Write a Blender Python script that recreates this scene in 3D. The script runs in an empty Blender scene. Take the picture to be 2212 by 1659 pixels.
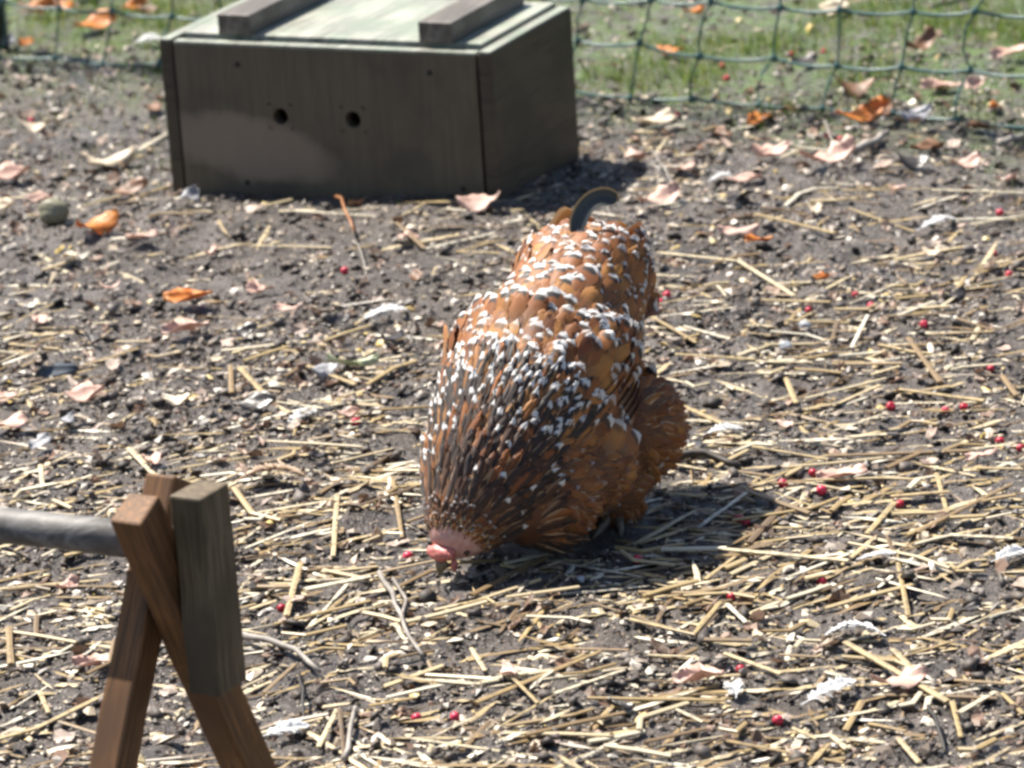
import bpy, bmesh, math, random
import numpy as np
from mathutils import Matrix, Vector

# ------------------------------------------------------------------ camera, sky, sun, exposure
scene = bpy.context.scene
C = scene.collection
PITCH, ROLL, CAM_H, FOCAL = math.radians(18.0), math.radians(3.8), 1.4, 8500.0   # focal length in units of a 2212-wide picture
cam_data = bpy.data.cameras.new('camera')
cam_data.sensor_width = 36.0
cam_data.lens = 36.0 * FOCAL / 2212.0
cam_data.clip_start, cam_data.clip_end = 0.05, 500.0
cam_data.dof.use_dof = True
cam_data.dof.focus_distance = 3.85
cam_data.dof.aperture_fstop = 10.0
cam = bpy.data.objects.new('camera', cam_data)
C.objects.link(cam)
cam.matrix_world = (Matrix.Translation((0, 0, CAM_H)) @ Matrix.Rotation(math.pi / 2 - PITCH, 4, 'X')
                    @ Matrix.Rotation(-ROLL, 4, 'Z'))
scene.camera = cam

SUN_EL, SUN_AZ = math.radians(57.0), math.radians(-44.0)       # azimuth measured from +Y towards +X
to_sun = Vector((math.sin(SUN_AZ) * math.cos(SUN_EL), math.cos(SUN_AZ) * math.cos(SUN_EL), math.sin(SUN_EL)))
world = bpy.data.worlds.new('World')
scene.world = world
world.use_nodes = True
wn = world.node_tree.nodes
sky = wn.new('ShaderNodeTexSky')
sky.sky_type = 'NISHITA'
sky.sun_disc = False
sky.sun_elevation, sky.sun_rotation = SUN_EL, SUN_AZ
wn['Background'].inputs['Strength'].default_value = 0.062
world.node_tree.links.new(sky.outputs[0], wn['Background'].inputs['Color'])
sun_data = bpy.data.lights.new('sun', 'SUN')
sun_data.energy = 5.0
sun_data.angle = math.radians(0.5)
sun_data.color = (1.0, 0.94, 0.84)
sun = bpy.data.objects.new('sun', sun_data)
C.objects.link(sun)
sun.rotation_euler = to_sun.to_track_quat('Z', 'Y').to_euler()

scene.view_settings.view_transform = 'Standard'
scene.view_settings.look = 'None'
scene.view_settings.gamma = 1.0
scene.view_settings.exposure = 1.25
scene.view_settings.use_curve_mapping = False
scene.cycles.filter_width = 2.9
scene.cycles.use_denoising = True

# ------------------------------------------------------------------ helpers
rng = np.random.default_rng(11)
random.seed(5)


def ground_at(u, v, z=0.0):
    """Where the sight line through a point of the 2212x1659 picture meets the level z."""
    a, b = u - 1106.0, 829.5 - v
    cr, sr = math.cos(ROLL), math.sin(ROLL)
    uu, vv = a * cr + b * sr, -a * sr + b * cr
    c, s = math.cos(PITCH), math.sin(PITCH)
    d = Vector((uu / FOCAL, c + vv / FOCAL * s, -s + vv / FOCAL * c))
    return Vector((0, 0, CAM_H)) + d * ((z - CAM_H) / d.z)


def px_per_m(y):
    return FOCAL / math.hypot(y, CAM_H)


def vnoise(x, y, cell, seed):
    x = np.asarray(x, float) / cell + 1000.0
    y = np.asarray(y, float) / cell + 1000.0
    xi, yi = np.floor(x).astype(np.int64), np.floor(y).astype(np.int64)
    fx, fy = x - xi, y - yi
    fx, fy = fx * fx * (3 - 2 * fx), fy * fy * (3 - 2 * fy)

    def hsh(i, j):
        h = (i * 374761393 + j * 668265263 + seed * 982451653) & 0xFFFFFFFF
        h = ((h ^ (h >> 13)) * 1274126177) & 0xFFFFFFFF
        return ((h ^ (h >> 16)) & 0xFFFF) / 65535.0
    a, b, c, d = hsh(xi, yi), hsh(xi + 1, yi), hsh(xi, yi + 1), hsh(xi + 1, yi + 1)
    return (a + (b - a) * fx) * (1 - fy) + (c + (d - c) * fx) * fy - 0.5


def height(x, y):
    x, y = np.asarray(x, float), np.asarray(y, float)
    near = np.clip(1.6 - np.maximum(np.abs(x), np.abs(y - 4.9) * 0.45), 0, 1)
    clod = np.clip(vnoise(x, y, .045, 5) + .05, 0, 1)
    h = (.020 * vnoise(x, y, .42, 1) + .013 * vnoise(x, y, .13, 2) + .010 * clod
         + near * (.0075 * vnoise(x + .3 * y, y, .032, 3) + .0050 * vnoise(x, y, .014, 4)))
    return h


def hz(x, y):
    return float(height(x, y))


def new_mesh(name, verts, faces, smooth=False, uv=None, tint=None):
    me = bpy.data.meshes.new(name)
    me.from_pydata([tuple(v) for v in verts] if not isinstance(verts, np.ndarray) else verts.tolist(), [],
                   faces.tolist() if isinstance(faces, np.ndarray) else faces)
    if smooth:
        me.polygons.foreach_set('use_smooth', np.ones(len(me.polygons), bool))
    if uv is not None:
        idx = np.empty(len(me.loops), np.int32)
        me.loops.foreach_get('vertex_index', idx)
        layer = me.uv_layers.new(name='UVMap')
        layer.data.foreach_set('uv', np.asarray(uv, np.float32)[idx].ravel())
    if tint is not None:
        at = me.color_attributes.new('tint', 'FLOAT_COLOR', 'POINT')
        at.data.foreach_set('color', np.asarray(tint, np.float32).ravel())
    me.update()
    return me


def link(name, me, material=None, parent=None):
    o = bpy.data.objects.new(name, me)
    C.objects.link(o)
    if material is not None and len(me.materials) == 0:
        me.materials.append(material)
    if parent is not None:
        o.parent = parent
    return o


def tag(o, label=None, category=None, group=None, kind=None):
    for k, v in (('label', label), ('category', category), ('group', group), ('kind', kind)):
        if v:
            o[k] = v
    return o


def empty(name, loc=(0, 0, 0), rz=0.0):
    o = bpy.data.objects.new(name, None)
    o.location, o.rotation_euler.z = loc, rz
    o.empty_display_size = 0.05
    C.objects.link(o)
    return o


def from_bm(name, bm, material, parent=None, smooth=False):
    me = bpy.data.meshes.new(name)
    bm.normal_update()
    bm.to_mesh(me)
    bm.free()
    if smooth:
        me.polygons.foreach_set('use_smooth', np.ones(len(me.polygons), bool))
    return link(name, me, material, parent)


def scatter_mesh(name, bv, bf, R, S, L, uv=None, tint=None, smooth=False):
    """Joins N transformed copies of one small base shape: R (N,3,3), S (N,3), L (N,3)."""
    bv = np.asarray(bv, float)
    n, k = len(L), len(bv)
    V = np.einsum('nij,nkj->nki', R, bv[None] * S[:, None, :]) + L[:, None, :]
    off = (np.arange(n) * k)
    faces = []
    groups = {}
    for f in bf:
        groups.setdefault(len(f), []).append(f)
    for g in groups.values():
        fa = np.asarray(g)
        faces += (fa[None] + off[:, None, None]).reshape(-1, fa.shape[1]).tolist()
    t = None if tint is None else np.repeat(np.asarray(tint), k, axis=0)
    u = None if uv is None else np.tile(np.asarray(uv), (n, 1))
    return new_mesh(name, V.reshape(-1, 3), faces, smooth, u, t)


def rot_z(a):
    c, s = np.cos(a), np.sin(a)
    z, o = np.zeros_like(a), np.ones_like(a)
    return np.stack([np.stack([c, -s, z], -1), np.stack([s, c, z], -1), np.stack([z, z, o], -1)], -2)


def rot_x(a):
    c, s = np.cos(a), np.sin(a)
    z, o = np.zeros_like(a), np.ones_like(a)
    return np.stack([np.stack([o, z, z], -1), np.stack([z, c, -s], -1), np.stack([z, s, c], -1)], -2)


def rot_y(a):
    c, s = np.cos(a), np.sin(a)
    z, o = np.zeros_like(a), np.ones_like(a)
    return np.stack([np.stack([c, z, s], -1), np.stack([z, o, z], -1), np.stack([-s, z, c], -1)], -2)


def tube(points, radii, sides=6, flat=1.0):
    """Closed tube along a poly-line; flat squashes it along the vertical."""
    pts = [Vector(p) for p in points]
    n = len(pts)
    if not hasattr(radii, '__len__'):
        radii = [radii] * n
    verts, faces = [], []
    ref = Vector((0, 0, 1))
    for i, p in enumerate(pts):
        t = (pts[min(i + 1, n - 1)] - pts[max(i - 1, 0)]).normalized()
        if abs(t.dot(ref)) > 0.95:
            x = t.cross(Vector((0, 1, 0))).normalized()
        else:
            x = t.cross(ref).normalized()
        y = x.cross(t).normalized()
        for k in range(sides):
            a = 2 * math.pi * (k + .5) / sides
            verts.append(p + x * (math.cos(a) * radii[i]) + y * (math.sin(a) * radii[i] * flat))
    for i in range(n - 1):
        for k in range(sides):
            a, b = i * sides + k, i * sides + (k + 1) % sides
            faces.append((a, b, b + sides, a + sides))
    faces.append(tuple(range(sides))[::-1])
    faces.append(tuple(range((n - 1) * sides, n * sides)))
    return verts, faces


class NT:
    """Small wrapper for building a material's node tree."""

    def __init__(self, name):
        self.m = bpy.data.materials.new(name)
        self.m.use_nodes = True
        self.t = self.m.node_tree
        self.p = self.t.nodes['Principled BSDF']
        self.out = self.t.nodes['Material Output']

    def n(self, typ, **kw):
        nd = self.t.nodes.new(typ)
        for k, v in kw.items():
            setattr(nd, k, v)
        return nd

    def l(self, a, b):
        self.t.links.new(a, b)

    def val(self, sock, v):
        if hasattr(v, 'is_output'):
            self.l(v, sock)
        else:
            sock.default_value = v

    def math(self, op, a, b=0.0, clamp=False):
        nd = self.n('ShaderNodeMath', operation=op, use_clamp=clamp)
        self.val(nd.inputs[0], a)
        self.val(nd.inputs[1], b)
        return nd.outputs[0]

    def mix(self, f, a, b, blend='MIX'):
        nd = self.n('ShaderNodeMix', data_type='RGBA', blend_type=blend)
        self.val(nd.inputs[0], f)
        for s, v in ((nd.inputs[6], a), (nd.inputs[7], b)):
            if hasattr(v, 'is_output'):
                self.l(v, s)
            else:
                s.default_value = (*v, 1)
        return nd.outputs[2]

    def noise(self, scale, detail=4, rough=.55, coord=None, dist=0.0):
        nd = self.n('ShaderNodeTexNoise')
        nd.inputs['Scale'].default_value = scale
        nd.inputs['Detail'].default_value = detail
        nd.inputs['Roughness'].default_value = rough
        nd.inputs['Distortion'].default_value = dist
        if coord is not None:
            self.l(coord, nd.inputs['Vector'])
        return nd.outputs['Fac']

    def coord(self, which='Object', scale=None):
        nd = self.n('ShaderNodeTexCoord')
        o = nd.outputs[which]
        if scale is not None:
            mp = self.n('ShaderNodeMapping')
            mp.inputs['Scale'].default_value = scale
            self.l(o, mp.inputs['Vector'])
            o = mp.outputs[0]
        return o

    def ramp(self, f, stops):
        nd = self.n('ShaderNodeValToRGB')
        el = nd.color_ramp.elements
        while len(el) < len(stops):
            el.new(.5)
        for e, (pos, col) in zip(el, stops):
            e.position = pos
            e.color = (*col, 1) if len(col) == 3 else col
        self.l(f, nd.inputs[0])
        return nd.outputs[0]

    def smooth(self, v, a, b):
        nd = self.n('ShaderNodeMapRange', interpolation_type='SMOOTHSTEP')
        self.val(nd.inputs[0], v)
        nd.inputs[1].default_value, nd.inputs[2].default_value = a, b
        return nd.outputs[0]

    def bump(self, h, strength, dist):
        nd = self.n('ShaderNodeBump')
        nd.inputs['Strength'].default_value = strength
        nd.inputs['Distance'].default_value = dist
        self.l(h, nd.inputs['Height'])
        self.l(nd.outputs[0], self.p.inputs['Normal'])

    def set(self, **kw):
        for k, v in kw.items():
            self.val(self.p.inputs[k.replace('_', ' ')], v)
        return self

    def color(self, c):
        if hasattr(c, 'is_output'):
            self.l(c, self.p.inputs['Base Color'])
        else:
            self.p.inputs['Base Color'].default_value = (*c, 1)

    def translucent(self, col, f):
        tr = self.n('ShaderNodeBsdfTranslucent')
        if hasattr(col, 'is_output'):
            self.l(col, tr.inputs['Color'])
        else:
            tr.inputs['Color'].default_value = (*col, 1)
        mx = self.n('ShaderNodeMixShader')
        mx.inputs[0].default_value = f
        self.l(self.p.outputs[0], mx.inputs[1])
        self.l(tr.outputs[0], mx.inputs[2])
        self.l(mx.outputs[0], self.out.inputs['Surface'])


# ------------------------------------------------------------------ fence line and box placing (used by ground, grass and litter)
FA, FB = ground_at(40, 122), ground_at(2080, 262)
FDIR = (FB - FA).normalized()
FNOR = Vector((-FDIR.y, FDIR.x, 0))                       # points away from the camera


def beyond_fence(x, y):
    return (np.asarray(x) - FA.x) * FNOR.x + (np.asarray(y) - FA.y) * FNOR.y


BOX_TH = math.radians(25.2)
BOX_W, BOX_D, BOX_H = .499, .270, .219
BOX_O = Vector((-.451, 5.272, 0.0))                       # front left foot
BOX_X = Vector((math.cos(BOX_TH), -math.sin(BOX_TH), 0))
BOX_Y = Vector((math.sin(BOX_TH), math.cos(BOX_TH), 0))


def in_box(x, y, m=0.0):
    dx, dy = x - BOX_O.x, y - BOX_O.y
    a, b = dx * BOX_X.x + dy * BOX_X.y, dx * BOX_Y.x + dy * BOX_Y.y
    return (a > -m) & (a < BOX_W + m) & (b > -m) & (b < BOX_D + m)


# ------------------------------------------------------------------ materials
def wood_mat(name, c0, c1, axis_scale, rough=.7, green=0.0, bump=.25):
    t = NT(name)
    co = t.coord('Object', axis_scale)
    g = t.noise(1.0, 8, .72, co, .8)
    blot = t.noise(9.0, 3, .6, t.coord('Object'))
    col = t.ramp(g, [(.38, tuple(.55 * a for a in c0)), (.48, c0), (.66, c1)])
    col = t.mix(t.smooth(blot, .42, .72), col, tuple(.62 * a for a in c0))
    if green:
        al = t.noise(16.0, 4, .65, t.coord('Object'))
        col = t.mix(t.math('MULTIPLY', t.smooth(al, .38, .62), green), col, (.22, .29, .21))
    t.color(col)
    t.set(Roughness=rough)
    t.bump(g, bump, .002)
    return t.m


M = {}
M['box_wood'] = wood_mat('weathered dark box wood', (.058, .043, .026), (.075, .056, .035), (6, 6, 60), .62)
M['lid_wood'] = wood_mat('pale lid wood', (.24, .24, .20), (.40, .39, .34), (60, 5, 30), .5, green=.4)
M['batten_wood'] = wood_mat('batten wood', (.11, .095, .080), (.20, .18, .165), (60, 5, 40), .6)
M['perch_wood'] = wood_mat('brown perch timber', (.125, .054, .016), (.24, .108, .033), (170, 170, 9), .7)
M['block_wood'] = wood_mat('grey brown block timber', (.090, .062, .032), (.16, .118, .068), (170, 170, 9), .7)
M['pole_wood'] = wood_mat('weathered grey pole', (.11, .102, .096), (.25, .24, .23), (6, 60, 60), .6)

t = NT('dark hole')
t.color((.012, .011, .01)); t.set(Roughness=.9)
M['hole'] = t.m
t = NT('dark screw')
t.color((.03, .028, .026)); t.set(Roughness=.5, Metallic=.6)
M['screw'] = t.m

# damp mud
t = NT('damp mud')
co = t.coord('Object')
big, mid, fine = t.noise(2.3, 4, .6, co), t.noise(22, 6, .65, co), t.noise(160, 5, .7, co)
col = t.ramp(mid, [(.32, (.014, .011, .010)), (.52, (.058, .046, .041)), (.72, (.165, .138, .126))])
col = t.mix(t.smooth(big, .42, .62), col, t.mix(.6, col, (.085, .070, .058)))
col = t.mix(t.math('MULTIPLY', t.smooth(fine, .50, .72), .55), col, (.24, .21, .195))
col = t.mix(t.math('MULTIPLY', t.smooth(t.noise(330, 3, .7, co), .56, .70), .7), col, (.42, .39, .35))
sep = t.n('ShaderNodeSeparateXYZ')
t.l(co, sep.inputs[0])
fd = t.math('ADD', t.math('MULTIPLY', t.math('SUBTRACT', sep.outputs[0], FA.x), FNOR.x),
            t.math('MULTIPLY', t.math('SUBTRACT', sep.outputs[1], FA.y), FNOR.y))
fdn = t.math('ADD', fd, t.math('MULTIPLY', t.math('SUBTRACT', t.noise(5, 4, .6, co), .5), 1.1))
moss = t.math('MULTIPLY', t.smooth(fdn, -.32, .22), t.smooth(t.noise(34, 4, .7, co), .36, .60))
col = t.mix(t.math('MULTIPLY', moss, .95), col, (.072, .125, .016))
t.color(col)
wet = t.smooth(t.noise(7, 3, .6, co), .40, .62)
t.set(Roughness=t.math('SUBTRACT', .52, t.math('MULTIPLY', wet, .30)))
t.bump(t.math('ADD', t.math('MULTIPLY', mid, 1.0), t.math('MULTIPLY', fine, .60)), 1.0, .009)
M['mud'] = t.m


def tinted(name, stops, rough=.6, transl=0.0, src='tint', bump=None):
    t = NT(name)
    if src == 'tint':
        a = t.n('ShaderNodeAttribute', attribute_name='tint')
        sp = t.n('ShaderNodeSeparateColor')
        t.l(a.outputs['Color'], sp.inputs[0])
        f = sp.outputs[0]
    else:
        f = t.n('ShaderNodeObjectInfo').outputs['Random']
    col = t.ramp(f, stops)
    nz = t.noise(120, 3, .6, t.coord('Object'))
    col = t.mix(t.math('MULTIPLY', t.smooth(nz, .42, .68), .60), col, (.13, .098, .072))
    t.color(col)
    t.set(Roughness=rough)
    if transl:
        t.translucent(col, transl)
    return t.m


STRAW = [(0.0, (.13, .085, .045)), (.2, (.27, .18, .085)), (.42, (.42, .31, .145)), (.62, (.54, .43, .25)), (.8, (.62, .54, .38)), (1.0, (.72, .67, .55))]
M['straw'] = tinted('dry straw', STRAW, .42, .12, 'object')
M['straw_bits'] = tinted('chopped dry straw', STRAW, .42, .12)
M['chips'] = tinted('mixed chips', [(0, (.025, .019, .016)), (.45, (.085, .070, .060)), (.68, (.24, .185, .14)), (.84, (.50, .40, .28)), (.95, (.66, .61, .54)), (1, (.60, .42, .10))], .5)
M['crumbs'] = tinted('soil crumbs', [(0, (.018, .014, .012)), (.6, (.065, .053, .047)), (1, (.15, .13, .118))], .65)
M['grass'] = tinted('short grass', [(0, (.045, .120, .008)), (.5, (.100, .205, .012)), (.8, (.21, .26, .025)), (1, (.34, .28, .09))], .5, .45)
M['litter'] = tinted('leaf scraps', [(0, (.045, .03, .022)), (.35, (.16, .085, .05)), (.65, (.42, .28, .21)), (1, (.58, .47, .40))], .55, .2)


def leaf_mat(name, c, c2, rough=.5, transl=.25):
    t = NT(name)
    co = t.coord('Object')
    v = t.noise(60, 5, .65, co)
    sp = t.n('ShaderNodeSeparateXYZ')
    t.l(co, sp.inputs[0])
    w = t.n('ShaderNodeTexWave', wave_type='BANDS', bands_direction='DIAGONAL')
    w.inputs['Scale'].default_value = 55
    w.inputs['Distortion'].default_value = 2.5
    t.l(co, w.inputs['Vector'])
    col = t.mix(t.smooth(v, .35, .7), c, c2)
    col = t.mix(t.math('MULTIPLY', w.outputs['Fac'], .22), col, tuple(.5 * a for a in c))
    t.color(col)
    t.set(Roughness=rough)
    t.bump(v, .35, .002)
    t.translucent(col, transl)
    return t.m


LEAF = {
    'pink': leaf_mat('pinkish dead leaf', (.58, .37, .30), (.72, .52, .44)),
    'cream': leaf_mat('cream dead leaf', (.62, .50, .36), (.70, .62, .50)),
    'orange': leaf_mat('orange dead leaf', (.56, .16, .025), (.70, .30, .07)),
    'brown': leaf_mat('brown dead leaf', (.17, .085, .045), (.30, .16, .095)),
    'dark': leaf_mat('dark dead leaf', (.035, .03, .03), (.07, .062, .06), .35, .05),
    'slate': leaf_mat('slate leaf', (.055, .065, .078), (.10, .115, .135), .3, .05),
    'grey': leaf_mat('grey leaf', (.34, .34, .36), (.45, .45, .48)),
    'green': leaf_mat('pale green leaf', (.42, .46, .26), (.58, .62, .48)),
}
t = NT('red berry')
t.color(t.ramp(t.n('ShaderNodeObjectInfo').outputs['Random'], [(0, (.36, .008, .024)), (1, (.58, .030, .075))]))
t.set(Roughness=.42)
t.p.inputs['Subsurface Weight'].default_value = .15
t.p.inputs['Subsurface Radius'].default_value = (.01, .002, .002)
M['berry'] = t.m
t = NT('white feather down')
t.color((.78, .78, .78)); t.set(Roughness=.7); t.translucent((.8, .8, .8), .3)
M['white_feather'] = t.m
t = NT('tan feather down')
t.color((.50, .38, .28)); t.set(Roughness=.7); t.translucent((.5, .38, .28), .3)
M['tan_feather'] = t.m
t = NT('stone')
nz = t.noise(40, 5, .6, t.coord('Object'))
t.color(t.ramp(nz, [(.3, (.14, .135, .085)), (.7, (.25, .235, .16))])); t.set(Roughness=.6); t.bump(nz, .4, .003)
M['stone'] = t.m
t = NT('grey pebble')
nz = t.noise(60, 5, .6, t.coord('Object'))
t.color(t.ramp(nz, [(.3, (.22, .23, .25)), (.7, (.40, .42, .45))])); t.set(Roughness=.5); t.bump(nz, .3, .002)
M['pebble'] = t.m
M['twig'] = wood_mat('grey twig', (.28, .25, .22), (.46, .42, .38), (40, 40, 40), .65)
M['dark_twig'] = wood_mat('dark twig', (.03, .025, .02), (.07, .055, .045), (40, 40, 40), .6)
M['red_twig'] = wood_mat('orange twig', (.36, .14, .045), (.52, .25, .09), (40, 40, 40), .5)
t = NT('green plastic netting')
t.color((.045, .130, .130)); t.set(Roughness=.35); t.translucent((.08, .20, .19), .15)
M['net'] = t.m
t = NT('dark fence post')
t.color((.02, .03, .027)); t.set(Roughness=.5)
M['post'] = t.m

# ------------------------------------------------------------------ ground


def axis(a, b, step, far_lo, far_hi):
    core = list(np.arange(a, b, step))
    lo, hi, s = [a], [b], step
    while lo[-1] > far_lo:
        s *= 1.35
        lo.append(lo[-1] - s)
    s = step
    while hi[-1] < far_hi:
        s *= 1.35
        hi.append(hi[-1] + s)
    return np.array(lo[:0:-1] + core + hi)


gx, gy = axis(-.98, .98, .0062, -120, 120), axis(2.95, 6.75, .0066, -60, 200)
GX, GY = np.meshgrid(gx, gy)
fade = np.clip(1.5 - np.maximum(np.abs(GX) - 1, np.abs(GY - 4.9) - 2.5) * .5, 0, 1)
GZ = height(GX, GY) * fade
nx, ny = len(gx), len(gy)
ii = (np.arange(ny - 1)[:, None] * nx + np.arange(nx - 1)[None]).ravel()
gfaces = np.stack([ii, ii + 1, ii + nx + 1, ii + nx], 1)
ground = link('ground', new_mesh('ground', np.stack([GX, GY, GZ], -1).reshape(-1, 3), gfaces, True), M['mud'])
tag(ground, 'damp grey-brown trodden mud of the hen run', 'ground', kind='structure')

# ------------------------------------------------------------------ wooden box
box = empty('wooden_box', BOX_O + Vector((0, 0, -.004)), -BOX_TH)
tag(box, 'dark weathered wooden box with two round holes and a battened pale lid', 'box')
box['physics'] = 'stands on ground'


def board(name, x0, x1, y0, y1, z0, z1, material, parent, bevel=.0016, jitter=.0):
    bm = bmesh.new()
    bmesh.ops.create_cube(bm, size=1)
    cx, cy, cz = (x0 + x1) / 2, (y0 + y1) / 2, (z0 + z1) / 2
    for v in bm.verts:
        v.co = Vector((v.co.x * (x1 - x0), v.co.y * (y1 - y0), v.co.z * (z1 - z0)))
    bmesh.ops.bevel(bm, geom=bm.edges[:], offset=bevel, segments=2, affect='EDGES', profile=.5)
    o = from_bm(name, bm, material, parent)
    o.location = (cx, cy, cz)
    return o


TH = .019
# front panel with two bored holes
fw0, fw1 = TH + .0025, BOX_W - TH - .0045
bm = bmesh.new()
holes = [(.178, .118, .0115), (.288, .1185, .0115)]


def panel_with_holes(x0, x1, z0, z1, y0, y1, holes, seg=20):
    """A board split into strips; each strip that has a hole is a square frame stitched to a bored circle."""
    bm = bmesh.new()
    cut = [x0]
    for hx, hz_, r in holes:
        cut += [hx - r * 1.6, hx + r * 1.6]
    cut.append(x1)

    def quad(pts):
        bm.faces.new([bm.verts.new(p) for p in pts])
    for y, flip in ((y0, False), (y1, True)):
        for i in range(len(cut) - 1):
            a, b = cut[i], cut[i + 1]
            hole = holes[(i - 1) // 2] if i % 2 == 1 else None
            spans = [(z0, z1)] if hole is None else [(z0, hole[1] - hole[2] * 1.6), (hole[1] + hole[2] * 1.6, z1)]
            for c, d in spans:
                q = [(a, y, c), (b, y, c), (b, y, d), (a, y, d)]
                quad(q[::-1] if flip else q)
            if hole:
                hx, hz_, r = hole
                R = r * 1.6
                for k in range(seg):
                    p = []
                    for j in (k, k + 1):
                        an = 2 * math.pi * j / seg
                        cs, sn = math.cos(an), math.sin(an)
                        m = max(abs(cs), abs(sn))
                        p.append(((hx + r * cs, y, hz_ + r * sn), (hx + R * cs / m, y, hz_ + R * sn / m)))
                    q = [p[0][0], p[0][1], p[1][1], p[1][0]]
                    quad(q[::-1] if flip else q)
    for hx, hz_, r in holes:
        for k in range(seg):
            a, b = 2 * math.pi * k / seg, 2 * math.pi * (k + 1) / seg
            quad([(hx + r * math.cos(a), y0, hz_ + r * math.sin(a)), (hx + r * math.cos(b), y0, hz_ + r * math.sin(b)),
                  (hx + r * math.cos(b), y1, hz_ + r * math.sin(b)), (hx + r * math.cos(a), y1, hz_ + r * math.sin(a))])
    for q in ([(x0, y0, z0), (x0, y0, z1), (x0, y1, z1), (x0, y1, z0)], [(x1, y0, z0), (x1, y1, z0), (x1, y1, z1), (x1, y0, z1)],
              [(x0, y0, z1), (x1, y0, z1), (x1, y1, z1), (x0, y1, z1)], [(x0, y0, z0), (x0, y1, z0), (x1, y1, z0), (x1, y0, z0)]):
        quad(q)
    bmesh.ops.remove_doubles(bm, verts=bm.verts[:], dist=1e-5)
    bmesh.ops.recalc_face_normals(bm, faces=bm.faces[:])
    return bm


# reflected light painted into the front board, paler low on its left half
t = NT('weathered dark front board')
co = t.coord('Object')
g = t.noise(1.0, 8, .72, t.coord('Object', (130, 6, 7)), .8)
col = t.ramp(g, [(.36, (.080, .063, .040)), (.66, (.118, .096, .062))])
col = t.mix(t.smooth(t.noise(9, 3, .6, co), .44, .72), col, (.066, .054, .036))
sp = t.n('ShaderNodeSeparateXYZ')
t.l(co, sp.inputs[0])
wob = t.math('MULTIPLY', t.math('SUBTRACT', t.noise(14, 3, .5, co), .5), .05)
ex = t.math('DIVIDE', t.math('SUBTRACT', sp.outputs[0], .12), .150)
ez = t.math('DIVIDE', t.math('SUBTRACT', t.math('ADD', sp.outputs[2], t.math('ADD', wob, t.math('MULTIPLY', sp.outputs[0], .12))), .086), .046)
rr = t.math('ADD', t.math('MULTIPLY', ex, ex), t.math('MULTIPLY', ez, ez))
light_patch = t.math('MULTIPLY', t.math('SUBTRACT', 1.0, t.smooth(rr, .35, 1.10)), .55)
col = t.mix(light_patch, col, (.30, .225, .165))
t.color(col); t.set(Roughness=.62); t.bump(g, .25, .002)
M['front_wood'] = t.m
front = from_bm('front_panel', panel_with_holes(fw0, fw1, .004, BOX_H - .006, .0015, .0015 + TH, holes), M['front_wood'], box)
for hx, hzz in ((.118, .188), (.407, .188), (.118, .022), (.445, .030)):
    b = bmesh.new()
    bmesh.ops.create_cone(b, cap_ends=True, segments=14, radius1=.0042, radius2=.0034, depth=.003)
    bmesh.ops.rotate(b, verts=b.verts[:], matrix=Matrix.Rotation(math.pi / 2, 3, 'X'))
    o = from_bm('screw', b, M['screw'], front)
    o.location = (hx, .0012, hzz)
board('side_panel', 0, TH, 0, BOX_D, 0, BOX_H - .002, M['box_wood'], box)
board('side_panel', BOX_W - TH, BOX_W, 0, BOX_D, 0, BOX_H - .002, M['box_wood'], box)
board('back_panel', fw0, fw1, BOX_D - TH - .0015, BOX_D - .0015, .004, BOX_H - .006, M['box_wood'], box)
board('floor_panel', fw0, fw1, .0015 + TH + .001, BOX_D - TH - .003, .006, .018, M['box_wood'], box)
lid = board('lid', fw0 + .003, fw1 - .002, TH + .0115, BOX_D + .006, BOX_H - .012, BOX_H + .0045, M['lid_wood'], box)
for bx0 in (.082, .385):
    board('batten', bx0, bx0 + .050, TH + .002, BOX_D - .012, BOX_H + .0047, BOX_H + .0335, M['batten_wood'], box, .002)
# thin pale top edging of the three visible walls
board('top_edge', fw0, fw1, .0025, TH - .001, BOX_H - .0058, BOX_H - .0015, M['lid_wood'], box, .0008)
board('top_edge', BOX_W - TH + .0015, BOX_W - .001, .001, BOX_D - .001, BOX_H - .0018, BOX_H + .0012, M['lid_wood'], box, .0008)
board('top_edge', .001, TH - .0015, .001, BOX_D - .001, BOX_H - .0018, BOX_H + .0012, M['lid_wood'], box, .0008)

# ------------------------------------------------------------------ knotted plastic netting fence
fence = empty('netting_fence', FA)
tag(fence, 'green knotted plastic netting fence sagging onto the ground behind the wooden box', 'fence')
STEP, SHEAR, COLS, ROWS = .1035, .015, range(-8, 27), 8
row_z = [.006, .078, .158, .238, .318, .398, .478, .558]
kn = {}
p1 = ground_at(1426 * .9736, 149 * .9736)                 # sight line to one knot of the second row, used for the phase
a0 = Vector((0, 0, CAM_H))
dv = (p1 - a0)
tt = (FA - a0).dot(FNOR) / dv.dot(FNOR)
s_ref = ((a0 + dv * tt) - FA).dot(FDIR)
for i in COLS:
    for j in range(ROWS):
        s = s_ref + (i - round(s_ref / STEP)) * STEP + (j - 1) * SHEAR + rng.normal(0, .0045)
        off = rng.normal(0, .006) - (.018 if j == 0 else 0)
        p = FA + FDIR * s + FNOR * off
        z = row_z[j] + rng.normal(0, .004) + .008 * math.sin(s * 2.1 + j)
        kn[i, j] = Vector((p.x, p.y, max(z, hz(p.x, p.y) + .004)))
for j in range(ROWS):
    pts = []
    cl = list(COLS)
    for a, b in zip(cl[:-1], cl[1:]):
        A, B = kn[a, j], kn[b, j]
        for f in (0, .25, .5, .75):
            q = A.lerp(B, f)
            pts.append(q - FA - Vector((0, 0, .022 * f * (1 - f) * (1 if j else .4))))
    pts.append(kn[cl[-1], j] - FA)
    v, f = tube(pts, .0023, 6)
    link('horizontal_strand', new_mesh('horizontal_strand', v, f, True), M['net'], fence)
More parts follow.
